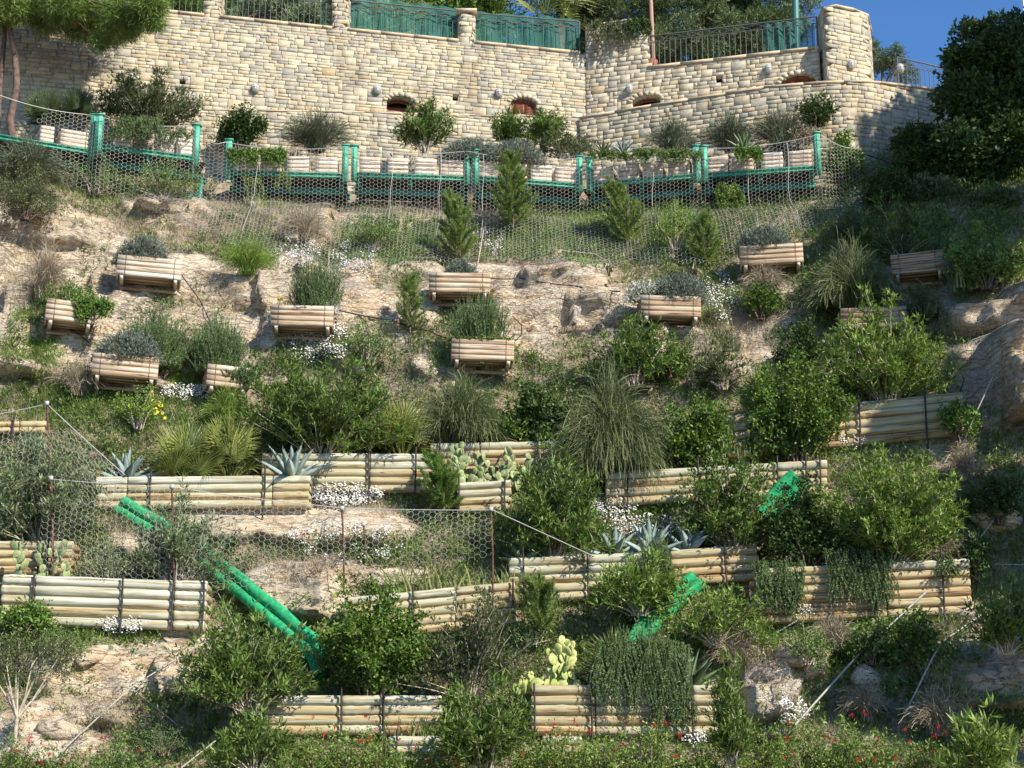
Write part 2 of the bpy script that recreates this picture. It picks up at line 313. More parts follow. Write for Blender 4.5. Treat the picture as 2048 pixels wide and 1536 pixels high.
# shade net
m, nt, N, L, b = mat_new('green_shade_net'); M['shade'] = m
b.inputs['Base Color'].default_value = (.02, .16, .13, 1); b.inputs['Roughness'].default_value = .8
tr = N.new('ShaderNodeBsdfTransparent'); ms = N.new('ShaderNodeMixShader'); ms.inputs[0].default_value = .42
L.new(b.outputs[0], ms.inputs[1]); L.new(tr.outputs[0], ms.inputs[2]); L.new(ms.outputs[0], N['Material Output'].inputs[0])
m, nt, N, L, b = mat_new('green_mesh_sleeve'); M['sleeve'] = m
b.inputs['Base Color'].default_value = (.015, .36, .18, 1); b.inputs['Roughness'].default_value = .85; b.inputs['Specular IOR Level'].default_value = .15
tc = N.new('ShaderNodeTexCoord'); nz = N.new('ShaderNodeTexNoise'); nz.inputs['Scale'].default_value = 16; nz.inputs['Detail'].default_value = 4
L.new(tc.outputs['Object'], nz.inputs[0]); r = ramp(N, [(.3, (.015, .20, .07)), (.6, (.03, .36, .14)), (.75, (.09, .42, .20))]); L.new(nz.outputs[0], r.inputs[0]); L.new(r.outputs[0], b.inputs['Base Color'])
bp = N.new('ShaderNodeBump'); bp.inputs['Strength'].default_value = .5; bp.inputs['Distance'].default_value = .015; L.new(nz.outputs[0], bp.inputs['Height']); L.new(bp.outputs[0], b.inputs['Normal'])
# ------------------------------------------------------------------ hillside
def elt(py): return tan(PITCH + atan((768 - py) / FPX))
ANCH = [(1900, 20.0), (1700, 21.6), (1536, 23.0), (1380, 24.2), (1200, 25.3), (1000, 26.8), (800, 28.3), (600, 30.0), (450, 32.1), (428, 33.6), (392, 34.3)]
AZ = [CAMZ + y * elt(p) for p, y in ANCH]; AY = [y for p, y in ANCH]
AZ = [-2.0] + AZ + [AZ[-1] + .5, 15.7, 16.6]; AY = [18.6] + AY + [34.7, 36.4, 44.0]
def base(x, z):
    y = np.interp(z, AZ, AY)
    k = np.clip(z / 15, 0, 1.1)
    y = y - 0.024 * x * x * k
    y = y + .5 * (fbm(x * .35 + 3, z * .3, 3, 2) - .5) * np.clip((14.0 - z) / 3, 0, 1)
    return y
def hitf(fn, px, py):
    Y = np.arange(19, 42, .03)
    a = (px - 1024) / FPX; b = (768 - py) / FPX; dy = CS - b * SN; dz = SN + b * CS
    x = a / dy * Y; z = CAMZ + dz / dy * Y
    f = fn(x, z); w = np.where(Y >= f)[0]
    i = w[0] if len(w) else len(Y) - 1
    return P(px, py, Y[i])
# log walls: name, left top px, right top px, logs, px pitch, joints (px), posts (px), label, weather
WALLS = [
 ('upper left', (186, 954), (620, 951), 4, 16.5, [255, 545], [193, 303, 530], 'four course log wall with blue agave at its left end below the fan palms', .75),
 ('B', (524, 906), (872, 908), 5, 15.8, [740], [738, 832], 'five course pale log wall right of the fan palms under the big oleander', .8),
 ('B2', (862, 887), (1112, 882), 4, 16, [960], [880, 1075], 'mostly hidden log wall behind the prickly pear clump', .6),
 ('C', (914, 966), (1022, 960), 4, 15.5, [], [918, 1010], 'short four course log wall directly below the prickly pear clump', .7),
 ('D', (1212, 944), (1652, 920), 4, 17.5, [1395, 1553], [1255, 1395, 1553, 1610, 1638], 'four course log wall below the great drooping broom', .7),
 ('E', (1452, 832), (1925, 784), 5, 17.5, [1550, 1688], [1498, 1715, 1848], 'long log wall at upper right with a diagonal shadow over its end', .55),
 ('F', (1018, 1116), (1300, 1104), 5, 18.2, [1175], [1046, 1174], 'pale log wall under the row of blue agaves', .75),
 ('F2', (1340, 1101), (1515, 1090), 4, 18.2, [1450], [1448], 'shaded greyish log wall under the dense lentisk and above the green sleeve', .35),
 ('G', (1508, 1138), (1938, 1117), 6, 18.5, [1770], [1660, 1880], 'tall six course log wall half covered by curtains of trailing rosemary', .45),
 ('H', (690, 1196), (1030, 1163), 5, 17.5, [825, 910], [825, 985, 1026], 'log wall below the striped strap leaves, left end lost in shrubs', .55),
 ('I', (6, 1149), (414, 1163), 5, 20, [72, 350], [72, 248, 350, 410], 'whitish five course log wall at the left edge above daisies', .95),
 ('J', (-60, 1082), (146, 1082), 4, 17, [80], [100], 'short log wall at the left edge behind the prickly pear', .5),
 ('K', (530, 1391), (884, 1391), 4, 19.5, [683, 765], [683, 768], 'four course log wall at lower centre in front of the tall lentisk', .7),
 ('L', (1062, 1370), (1450, 1370), 5, 20, [1190, 1385], [1068, 1182, 1382], 'lowest big log wall carrying the bright prickly pear', .65),
 ('M', (778, 1473), (910, 1472), 3, 19, [], [795], 'small low log edging half buried in leaves at the bottom centre', .85),
 ('N', (1086, 1472), (1165, 1472), 2, 18, [], [1100], 'two course pale log stub under the bright prickly pear wall', .7),
 ('O', (-60, 842), (92, 842), 2, 13, [40], [30], 'two course reddish log edging at the left edge of the middle slope', .25),
]
WI = []
for (nm, a, c, n, pt, jo, po, lab, wea) in WALLS:
    ha = hitf(base, a[0], a[1] + n * pt); hc = hitf(base, c[0], c[1] + n * pt)
    Ya, Yc = ha[1] - .18, hc[1] - .18
    # keep walls roughly frontal
    mid = (Ya + Yc) / 2; Ya = mid + (Ya - mid) * .5; Yc = mid + (Yc - mid) * .5
    A = P(a[0], a[1], Ya); C = P(c[0], c[1], Yc); d = pt * mpp(A)
    WI.append(dict(nm=nm, A=A, C=C, n=n, d=d, jo=jo, po=po, lab=lab, wea=wea))
ROCK = [(60, 500, 170, 70), (90, 600, 120, 40), (330, 410, 75, 35), (430, 590, 170, 60), (360, 700, 110, 45), (550, 560, 120, 40), (700, 600, 110, 50), (90, 720, 110, 45), (750, 650, 90, 60),
        (1140, 570, 150, 60), (1050, 620, 120, 80), (1180, 690, 120, 60), (1290, 640, 60, 40), (820, 560, 60, 40), (480, 1040, 120, 40), (640, 1050, 140, 45), (720, 1050, 90, 35),
        (240, 1345, 190, 55), (390, 1290, 70, 40), (590, 1180, 120, 50), (760, 1150, 90, 20), (1530, 1390, 60, 70), (1590, 1320, 40, 40), (1960, 1330, 90, 70), (1990, 760, 90, 110), (1960, 620, 90, 50), (1550, 620, 70, 45), (1460, 660, 80, 40),
        (590, 430, 80, 22), (700, 445, 130, 18), (880, 440, 120, 14), (1330, 530, 60, 25), (300, 1090, 60, 30), (60, 1480, 130, 50), (150, 1430, 90, 25), (1880, 900, 60, 50), (320, 620, 110, 60), (1670, 720, 60, 60), (1130, 600, 200, 95), (740, 610, 150, 75), (440, 600, 240, 70), (80, 510, 170, 85), (1220, 690, 140, 55), (600, 640, 100, 50), (250, 640, 100, 40), (230, 520, 60, 30), (370, 530, 60, 25), (1500, 740, 60, 50), (420, 640, 100, 50), (520, 640, 90, 50), (950, 560, 80, 30), (1400, 700, 60, 40), (880, 730, 60, 30), (700, 700, 60, 40), (130, 660, 70, 30), (40, 660, 60, 60), (240, 760, 80, 20), (620, 480, 50, 20)]
def blobs(px, py, B, soft=1.0):
    s = np.zeros_like(px)
    for (cx, cy, rx, ry) in B:
        q = ((px - cx) / rx) ** 2 + ((py - cy) / ry) ** 2
        s = np.maximum(s, np.clip((1.35 - q) / soft, 0, 1))
    return s
GX = np.arange(-11.5, 11.51, .055); GZ = np.arange(.2, 16.4, .051)
XX, ZZ = np.meshgrid(GX, GZ, indexing='ij')
YY = base(XX, ZZ)
PX, PY = proj(np.stack([XX, YY, ZZ], -1))
wob = 40 * (fbm(XX * 1.2, ZZ * 1.2, 91, 3) - .5)
rock = blobs(PX + wob * 2, PY + wob, ROCK, .6)
rock = np.clip(rock + .9 * (fbm(XX * .9, ZZ * 1.3, 55, 4) - .62) * 2.5 * ((PY < 780) | (PX > 1500)), 0, 1)
near = np.zeros_like(XX)
for w in WI:
    x0, x1 = w['A'][0], w['C'][0]
    t = np.clip((XX - x0) / (x1 - x0), 0, 1); zt = w['A'][2] + (w['C'][2] - w['A'][2]) * t
    dx = np.maximum(np.maximum(x0 - XX, XX - x1), 0); dz = np.maximum(np.maximum(ZZ - zt - .35, zt - w['n'] * w['d'] - .1 - ZZ), 0)
    near = np.maximum(near, np.clip(1 - np.hypot(dx, dz) / .35, 0, 1))
dtop = np.clip((14.3 - ZZ) / .8, 0, 1)
wx = XX + .5 * (fbm(XX * .8, ZZ * .8, 11, 3) - .5); wz = ZZ + .18 * XX * .35 + .4 * (fbm(XX * .7, ZZ * .9, 12, 3) - .5)
lay = np.floor(wz / .34); bx = np.floor(wx / (.75) + hashf(lay, lay * 0, 5) * 3)
lB = np.floor(wz / .8); cB = wx / 1.35 + hashf(lB, lB * 0, 6) * 3; bB = np.floor(cB); fxB = cB - bB - .5; fzB = wz / .8 - lB - .5
bigb = hashf(bB, lB, 13) * .42 + (hashf(bB, lB, 14) - .5) * .75 * fxB + (.22 + .3 * hashf(bB, lB, 15)) * fzB
blk = bigb + hashf(bx, lay, 9) * .06 + hashf(np.floor(wx / .33 + 7 * hashf(np.floor(wz / .17), lay * 0, 3)), np.floor(wz / .17), 19) * .045
fr = (wz / .34) % 1.0
amp = rock * (1 - .9 * near) * dtop
blk = blk + .07 * np.clip(fbm(XX * 2.6, ZZ * 5.2, 123, 4) * 3 - 1.3, 0, 1)
YY = YY - amp * (blk - .05) + (amp * .03 + .05 * dtop) * (fbm(XX * 5, ZZ * 6, 31, 4) - .5) * 2 - .35 * (fbm(XX * .9, ZZ * .9, 44, 3) - .45) * dtop * (1 - near)
YY = YY - .15 * amp * (fbm(XX * 1.6, ZZ * 1.9, 45, 3) - .4)
# boulders bulging out at the right
for (bxp, byp, rx, rz, am) in [(2050, 760, .62, .85, 1.35), (1975, 645, .75, .26, .8), (2110, 600, .9, .3, .7), (1960, 1340, .8, .55, .9), (1535, 1400, .35, .6, .45), (1130, 600, 1.3, .75, .35), (340, 415, .5, .3, .35), (90, 470, 1.1, .45, .4)]:
    h = hitf(base, bxp, byp); q = (np.abs((XX - h[0]) / rx)) ** 5 + (np.abs((ZZ - h[2]) / rz)) ** 5
    bm = np.clip(1 - q + .5 * (fbm(XX * 2.2 + bxp, ZZ * 2.6, 41, 4) - .5), 0, 1)
    YY = YY - am * np.minimum(bm ** .6, .8) * (1 - near) * (.62 + 1.0 * bigb + .16 * hashf(lay, lay * 0, 8) + .22 * fbm(XX * 3, ZZ * 4, 42, 5))
for w in WI:
    x0, x1 = w['A'][0], w['C'][0]
    t = np.clip((XX - x0) / (x1 - x0), 0, 1); zt = w['A'][2] + (w['C'][2] - w['A'][2]) * t; yf = w['A'][1] + (w['C'][1] - w['A'][1]) * t
    zb = zt - w['n'] * w['d']
    ins = (XX > x0 + .04) & (XX < x1 - .04) & (ZZ < zt - .05) & (ZZ > zb - .12)
    YY = np.where(ins, np.maximum(np.minimum(YY, yf + .10), yf + .07), YY)
    # nothing of the slope may stand in front of the wall
    fr_ = (XX > x0 - .1) & (XX < x1 + .1) & (ZZ >= zb - .02) & (ZZ < zt + .3)
    YY = np.where(fr_, np.maximum(YY, yf + .07), YY)
    bel = (XX > x0) & (XX < x1) & (ZZ <= zb) & (ZZ > zb - .9)
    YY = np.where(bel, np.maximum(YY, yf - .08 - (zb - ZZ) * 1.1), YY)
def terr(x, z):
    fx = np.clip((np.asarray(x) - GX[0]) / .055, 0, len(GX) - 1.001); fz = np.clip((np.asarray(z) - GZ[0]) / .051, 0, len(GZ) - 1.001)
    i = fx.astype(int); j = fz.astype(int); u = fx - i; v = fz - j
    return (YY[i, j] * (1 - u) + YY[i + 1, j] * u) * (1 - v) + (YY[i, j + 1] * (1 - u) + YY[i + 1, j + 1] * u) * v
def hit(px, py): return hitf(terr, px, py)
n1, n2_ = XX.shape
idx = np.arange(n1 * n2_).reshape(n1, n2_)
F = np.stack([idx[:-1, :-1], idx[1:, :-1], idx[1:, 1:], idx[:-1, 1:]], -1).reshape(-1, 4)
jit = (fbm(XX * 7, ZZ * 7, 71, 2) - .5) * .03
hill = obj('hillside', np.stack([XX + jit, YY, ZZ + jit], -1).reshape(-1, 3), F, M['hill'])
PX, PY = proj(np.stack([XX, YY, ZZ], -1))
soil = np.clip(1.15 - rock * 1.25 + 1.6 * (fbm(XX * 3, ZZ * 3, 77, 4) - .5), 0, 1)
slope_z = np.gradient(YY, axis=1) / .051       # large = flat ledge
soil = np.clip(soil + np.clip((slope_z - 1.6) / 2, 0, .5), 0, 1)
soil = soil * .85
a_ = hill.data.attributes.new('soil', 'FLOAT', 'POINT'); a_.data.foreach_set('value', soil.astype(np.float32).ravel())
tag(hill, kind='structure')
def sheet(name, x0, x1, y0, y1, z, mat, n=60, amp=0):
    xs = np.linspace(x0, x1, n); ys = np.linspace(y0, y1, n); X, Y = np.meshgrid(xs, ys, indexing='ij')
    Z = z + amp * (fbm(X * .3, Y * .3, 5) - .5); i = np.arange(n * n).reshape(n, n)
    return tag(obj(name, np.stack([X, Y, Z], -1).reshape(-1, 3), np.stack([i[:-1, :-1], i[1:, :-1], i[1:, 1:], i[:-1, 1:]], -1).reshape(-1, 4), mat), kind='structure')
M['ground'] = plain('dry_ground', (.22, .18, .13), .95, noise=.3, scale=2, bump=.3)
sheet('ground', -900, 900, -900, 900, -.25, M['ground'])
sheet('upper_terrace', -60, 60, 36.2, 120, 17.6, M['ground'], amp=.2)
# ------------------------------------------------------------------ masonry
def polyfn(pts):
    pts = np.array(pts, dtype=float); seg = np.linalg.norm(np.diff(pts, axis=0), axis=1); cu = np.concatenate([[0], np.cumsum(seg)])
    def at(u):
        u = np.clip(u, 0, cu[-1]); return np.stack([np.interp(u, cu, pts[:, 0]), np.interp(u, cu, pts[:, 1])], -1)
    def nor(u):
        d = nrm(at(np.asarray(u) + .03) - at(np.asarray(u) - .03)); return np.stack([d[..., 1], -d[..., 0]], -1)
    return at, nor, cu[-1]
def u_of_px(at, L, px, z):
    us = np.linspace(0, L, 1500); q = at(us); pp, _ = proj(np.concatenate([q, np.full((1500, 1), z)], 1))
    return us[np.argmin(abs(pp - px))]
RS = random.Random(5)
def stone_piece(at, nor, u0, u1, z0, z1, proud):
    g = .004; u0 += g; u1 -= g; z0 += g * .8; z1 -= g * .8
    j = lambda k=.008: RS.uniform(-k, k)
    cor = [(u0 + j(), z0 + j()), (u1 + j(), z0 + j()), (u1 + j(), z1 + j()), (u0 + j(), z1 + j())]
    cu = (u0 + u1) / 2; cz = (z0 + z1) / 2; V = []
    for dep, ins in ((-.05, 0), (.010 + proud * .5, 0), (.017 + proud * .7, .008)):
        for (u, z) in cor:
            uu = u + (ins if u < cu else -ins); zz = z + (ins if z < cz else -ins) * .8
            p = at(uu); nn = nor(uu); d = dep + (j(.004) if dep > 0 else 0); V.append((p[0] + nn[0] * d, p[1] + nn[1] * d, zz))
    F = []
    for k in (0, 4):
        for i in range(4): F.append((k + i, k + (i + 1) % 4, k + 4 + (i + 1) % 4, k + 4 + i))
    F.append((8, 9, 10, 11))
    return np.array(V), np.array(F), RS.random()
def masonry(root, pts, z0, ztop, openings=(), hmin=.058, hmax=.10, lmin=.12, lmax=.34, big=.03, maxn=300, core=.35, cb=.2):
    """openings: (u0,u1,zb,zspring,rise)"""
    at, nor, Lw = polyfn(pts)
    stones = []; bigs = []
    zt_max = max(ztop(u) for u in np.linspace(0, Lw, 40)); z = z0
    rows = []
    while z < zt_max: h = RS.uniform(hmin, hmax); rows.append((z, h)); z += h
    blocked = []
    for ri, (z, h) in enumerate(rows):
        zm = z + h / 2; cuts = []
        for (a, b, zb, zs, ri_) in openings:
            if zb - h * .3 < zm < zs: cuts.append((a, b))
            elif zs <= zm < zs + ri_:
                k = math.sqrt(max(0, 1 - ((zm - zs) / ri_) ** 2)); c = (a + b) / 2; cuts.append((c - (b - a) / 2 * k, c + (b - a) / 2 * k))
        cuts += [(a, b) for (a, b, r) in blocked if r == ri]
        u = RS.uniform(-.2, 0)
        while u < Lw:
            l = RS.uniform(lmin, lmax); v = u + l; dbl = RS.random() < big * 3 and ri + 1 < len(rows)
            if dbl: v = u + RS.uniform(.18, .34)
            a, b = max(u, 0), min(v, Lw)
            for (ca, cb) in sorted(cuts):
                if ca <= a < cb: a = cb; b = max(b, a + .08); v = max(v, b)
                if a < ca < b: b = ca; v = ca if ca > a + .02 else v
            clear = not any(ca < b and cb > a for ca, cb in cuts)
            if b - a > .05 and clear:
                top = ztop((a + b) / 2)
                if dbl and z + h + rows[ri + 1][1] < top and not any((a < o[1] + .05 and b > o[0] - .05 and z + 2 * h > o[2] and z < o[3] + o[4]) for o in openings):
                    blocked.append((a, b, ri + 1)); stones.append((a, b, z, z + h + rows[ri + 1][1]))
                elif z + h * .5 < top: stones.append((a, b, z, min(z + h, top)))
            u = max(v, u + .03)
    stones.sort(key=lambda s: -(s[1] - s[0]) * (s[3] - s[2]))
    def inview(s):
        p = at((s[0] + s[1]) / 2); a, b = proj(np.array([p[0], p[1], (s[2] + s[3]) / 2])); return -20 < a < 2070 and -20 < b < 1560
    ins = [s for s in stones if inview(s)]; outs = [s for s in stones if not inview(s)]
    for s in ins[:maxn]:
        V, F, r = stone_piece(at, nor, *s, RS.uniform(0, .012)); c = V.mean(0); o = obj('stone', V - c, F, M['stone'], None, rnd=r); o.parent = root; o.location = c - abs_loc(root)
    rest = [stone_piece(at, nor, *s, RS.uniform(0, .012)) for s in ins[maxn:] + outs]
    if rest:
        V, F, r = merge(rest); tag(obj('small_stone_infill', V, F, M['stone'], root, rnd=r), kind='stuff')
    # backing with openings left free, built as vertical strips
    us = sorted(set([0, Lw] + [float(v) for v in np.linspace(0, Lw, max(3, int(Lw / .3)))] + [v for o in openings for v in (o[0], o[1])] + [o[0] + (o[1] - o[0]) * k / 6 for o in openings for k in range(1, 6)]))
    prt = []
    for a, b in zip(us[:-1], us[1:]):
        if b - a < 1e-4: continue
        um = (a + b) / 2; spans = [(z0 - cb, ztop(um))]
        for (oa, ob, zb, zs, ri_) in openings:
            if oa <= um <= ob:
                k = (um - (oa + ob) / 2) / ((ob - oa) / 2); zh = zs + ri_ * math.sqrt(max(0, 1 - k * k)); spans = [(z0 - cb, zb), (zh, ztop(um))]
        for (za, zc) in spans:
            pa, pb = at(a), at(b); na = nor(um)
            q = []
            for zz in (za, zc):
                for (p, d) in ((pa, 0), (pb, 0), (pb, -core), (pa, -core)): q.append((p[0] + na[0] * d, p[1] + na[1] * d, zz))
            prt.append((np.array(q), np.array([[0, 1, 5, 4], [1, 2, 6, 5], [2, 3, 7, 6], [3, 0, 4, 7], [4, 5, 6, 7], [3, 2, 1, 0]]), .5))
    V, F, r = merge(prt); obj('mortar_core', V, F, M['mortar'], root)
    return at, nor, Lw
def coping(root, at, nor, u0, u1, zf, th=.055, over=.05, depth=.42, step=.7, name='coping_slab'):
    u = u0; k = 0
    while u < u1 - .02:
        v = min(u + step, u1); mpts = np.linspace(u + .004, v - .004, 3); q = []
        for t in mpts:
            p = at(t); nn = nor(t); z = zf(t) if callable(zf) else zf
            for d, zz in ((over, z), (over, z + th), (over - depth, z + th), (over - depth, z)): q.append((p[0] + nn[0] * d, p[1] + nn[1] * d, zz + RS.uniform(-.003, .003)))
        F = []
        for a in (0, 4):
            for i in range(4): F.append((a + i, a + 4 + i, a + 4 + (i + 1) % 4, a + (i + 1) % 4))
        F += [(0, 1, 2, 3), (11, 10, 9, 8)]
        obj(name, np.array(q), np.array(F), M['coping'], root); u = v
def xy(px, Y, z):
    # plan point seen in column px at depth Y and height z
    w = Y * CS + (z - CAMZ) * SN; return ((px - 1024) / FPX * w, Y)
ZC = 18.38; ZL = 16.87; ZR = 17.86
# --- upper left wall
ptsA = [xy(-150, 32.3, 17.6), xy(0, 32.55, 17.6), xy(350, 33.3, 17.6), xy(700, 34.2, 17.6), xy(1172, 35.25, 17.6)]
def zat(py, Y): return CAMZ + Y * elt(py)
_pf = np.polyfit([p[0] for p in ptsA], [p[1] for p in ptsA], 2); ptsA = [(x, float(np.polyval(_pf, x))) for x in np.linspace(ptsA[0][0], ptsA[-1][0], 60)]
atA, norA, LA = polyfn(ptsA)
def opening(at, L, pa, pb, pyb, pys, pyt):
    zz = 17.2; a = u_of_px(at, L, pa, zz); b = u_of_px(at, L, pb, zz); Y = at((a + b) / 2)[1]
    return (a, b, zat(pyb, Y), zat(pys, Y), zat(pyt, Y) - zat(pys, Y))
wroot = thing('stone_wall', 'long upper stone wall with coping and shuttered arched windows, left of the inner corner', 'wall', (*ptsA[20], ZL))
opA = [opening(atA, LA, 774, 831, 226, 205, 193), opening(atA, LA, 1022, 1074, 231, 207, 196)]
sq = []
for (qx, qy) in ((367, 162), (912, 195)):
    a = u_of_px(atA, LA, qx - 6, 17.4); b = u_of_px(atA, LA, qx + 6, 17.4); Y = atA(a)[1]; sq.append((a, b, zat(qy + 6, Y), zat(qy - 6, Y), .001))
masonry(wroot, ptsA, 16.15, lambda u: ZC, opA + sq)
def window(root, at, nor, op, kind, name='window'):
    a, b, zb, zs, ri_ = op; c = at((a + b) / 2); n = nor((a + b) / 2); tx = nrm(at(b) - at(a)); w = (b - a)
    ax = np.array([[tx[0], tx[1], 0], [n[0], n[1], 0], [0, 0, 1.0]])
    def W(s, d, z): return np.array([c[0] + tx[0] * s + n[0] * d, c[1] + tx[1] * s + n[1] * d, z])
    dep = -.10 if kind == 'shut' else -.24
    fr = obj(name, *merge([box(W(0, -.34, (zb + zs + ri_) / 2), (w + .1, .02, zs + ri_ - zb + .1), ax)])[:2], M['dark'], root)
    # frame posts and arch
    prt = [box(W(-w / 2 + .03, dep, (zb + zs) / 2), (.05, .06, zs - zb), ax), box(W(w / 2 - .03, dep, (zb + zs) / 2), (.05, .06, zs - zb), ax)]
    K = 8
    for k in range(K):
        a0 = pi * k / K; a1 = pi * (k + 1) / K; am = (a0 + a1) / 2
        p0 = ((w / 2 - .03) * cos(am), zs + (ri_ - .03) * sin(am))
        ln = math.hypot((w / 2 - .03) * (cos(a1) - cos(a0)), (ri_ - .03) * (sin(a1) - sin(a0))) + .01; ang = atan2(ri_ * cos(am), -(w / 2) * sin(am))
        d1 = np.array([tx[0] * cos(ang), tx[1] * cos(ang), sin(ang)]); d2 = np.array([n[0], n[1], 0]); d3 = np.cross(d1, d2)
        prt.append(box(W(p0[0], dep, p0[1]), (ln, .06, .05), [d1, d2, d3]))
    V, F, _ = merge(prt); obj('window_frame', V, F, M['shutter'], fr)
    # shutter leaves with louvres
    z = zb + .01; top = zs + ri_ - .05
    if kind == 'shut':
        ci = 0
        while z < top:
            kk = 1 if z < zs else math.sqrt(max(0, 1 - ((z - zs) / ri_) ** 2))
            ww = (w - .10) * kk
            if ww > .08:
                for s in (-1, 1):
                    V, F, _ = box(W(s * ww / 4, dep + .005, z + .012), (ww / 2 - .03, .012, .03), np.array([ax[0], nrm(ax[1] - ax[2] * .8), nrm(ax[2] + ax[1] * .8)])); obj('louvre', V, F, M['shutter'], fr)
            z += .034
        V, F, _ = box(W(0, dep, (zb + top) / 2), (.05, .035, top - zb), ax); obj('shutter_stile', V, F, M['shutter'], fr)
    else:
        V, F, _ = box(W(0, dep, zb + (zs - zb) * .42), (w - .05, .03, (zs - zb) * .95), ax); obj('shutter_panel', V, F, M['shutter'], fr)
    # soffit of the recess
    prt = []
    for k in range(10):
        a0 = pi * k / 10; a1 = pi * (k + 1) / 10; q = []
        for aa in (a0, a1):
            for d in (.0, -.34):
                for e in (0, .03): q.append(W((w / 2 + e) * cos(aa), d, zs + (ri_ + e) * sin(aa)))
        prt.append((np.array(q), np.array([[0, 2, 6, 4], [1, 5, 7, 3], [0, 4, 5, 1], [2, 3, 7, 6]]), .3))
    for s in (-1, 1): prt.append(box(W(s * (w / 2 + .015), -.17, (zb + zs) / 2), (.03, .34, zs - zb), ax))
    prt.append(box(W(0, -.15, zb - .02), (w, .4, .04), ax))
    V, F, r = merge(prt); obj('window_reveal', V, F, M['stone'], fr, rnd=.65)
    # arch stones round the head
    K = 9
    for k in range(K):
        a0 = pi * k / K + .015; a1 = pi * (k + 1) / K - .015; q = []
        for dd in (.0, .038):
            for (aa, e) in ((a0, .0), (a1, .0), (a1, .09), (a0, .09)): q.append(W((w / 2 + e) * cos(aa), dd, zs + (ri_ + e) * sin(aa)))
        obj('arch_stone', np.array(q), np.array([[0, 1, 2, 3], [7, 6, 5, 4], [0, 4, 5, 1], [1, 5, 6, 2], [2, 6, 7, 3], [3, 7, 4, 0]]), M['stone'], root, rnd=RS.uniform(.25, .9))
window(wroot, atA, norA, opA[0], 'open'); window(wroot, atA, norA, opA[1], 'shut')
def darksq(root, at, nor, o):
    a, b, z0, z1, _ = o; c = at((a + b) / 2); n = nor((a + b) / 2)
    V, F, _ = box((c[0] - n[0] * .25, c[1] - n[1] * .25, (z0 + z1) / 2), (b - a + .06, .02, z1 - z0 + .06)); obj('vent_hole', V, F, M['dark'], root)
for o in sq: darksq(wroot, atA, norA, o)
def ucol(at, L, px, z=ZC): return u_of_px(at, L, px, z)
prev = 0
for (c0, c1) in ((408, 440), (664, 695), (917, 948), (1160, 1175)):
    u0, u1 = ucol(atA, LA, c0), ucol(atA, LA, c1); coping(wroot, atA, norA, prev, u0, ZC); prev = u1
# --- left plinth
r2_ = thing('stone_wall', 'lower stone base course under the long upper wall, behind the shrubs left of the corner', 'wall', (*ptsA[20], 15))
ptsA2 = [(p[0], p[1] - .10) for p in ptsA]
def pxz(tab, at, L):
    us = [u_of_px(at, L, a, 16.5) for a, b in tab]; zs = [zat(b, at(u)[1]) for (a, b), u in zip(tab, us)]
    return lambda u: float(np.interp(u, us, zs))
_a2 = polyfn(ptsA2); ZA2 = pxz([(0, 215), (376, 221), (700, 225), (900, 232), (1165, 236)], _a2[0], _a2[2])
at2, nor2, L2 = masonry(r2_, ptsA2, 14.9, ZA2)
coping(r2_, at2, nor2, 0, L2, ZA2, .03, .02, .14, 1.1, 'ledge_slab')
# --- upper right wall and block
ptsB = [xy(1172, 35.25, 17.4), xy(1295, 34.87, 17.4), xy(1640, 33.9, 17.4)]
atB, norB, LB = polyfn(ptsB)
uB1 = ucol(atB, LB, 1264, 18.5); uB2 = ucol(atB, LB, 1296, 18.0)
rB = thing('stone_wall', 'upper stone wall right of the inner corner with stepped vine covered block', 'wall', (*ptsB[1], ZL))
opB = [opening(atB, LB, 1264, 1321, 222, 203, 191), opening(atB, LB, 1561, 1631, 181, 165, 149)]
qa = u_of_px(atB, LB, 1432, 17.3); qb = u_of_px(atB, LB, 1445, 17.3); Yq = atB(qa)[1]; sqB = (qa, qb, zat(166, Yq), zat(154, Yq), .001)
masonry(rB, ptsB, 16.3, lambda u: 19.03 if u < uB1 else (18.62 if u < uB2 else ZR), opB + [sqB], hmin=.07, hmax=.115)
window(rB, atB, norB, opB[0], 'open'); window(rB, atB, norB, opB[1], 'shut'); darksq(rB, atB, norB, sqB)
coping(rB, atB, norB, uB2, LB, ZR); coping(rB, atB, norB, 0.02, uB1, 19.03, .04, .02); coping(rB, atB, norB, uB1, uB2, 18.62, .04, .02)
# --- right plinth running round the corner
ptsC = [xy(1160, 35.05, 15.8), xy(1540, 33.5, 15.8), xy(1660, 33.2, 15.8), xy(1700, 33.15, 15.8), xy(1745, 33.25, 15.8), xy(1960, 34.4, 15.8)]
rC = thing('stone_wall', 'right lower stone wall rounding the corner under the tower, partly in tree shade', 'wall', (*ptsC[3], 14.5))
_c2 = polyfn(ptsC); ZC2 = pxz([(1165, 238), (1290, 216), (1540, 176), (1690, 166), (1745, 166), (1880, 182), (1960, 190)], _c2[0], _c2[2])
atC, norC, LC = masonry(rC, ptsC, 14.2, ZC2, hmin=.07, hmax=.12)
coping(rC, atC, norC, 0, LC, ZC2, .045, .04, .5, .8)
# --- corner tower
ptsT = [xy(1637, 34.6, 17.8), xy(1653, 33.5, 17.8), xy(1737, 33.9, 17.8), xy(1745, 34.8, 17.8)]
rT = thing('stone_pier', 'tall square stone corner tower against the blue sky', 'pier', (*ptsT[1], ZL))
atT, norT, LT = masonry(rT, ptsT, ZL + .03, lambda u: 18.66, hmin=.08, core=.05, cb=0)
coping(rT, atT, norT, .0, LT, 18.66, .05, .04, .3, .9)
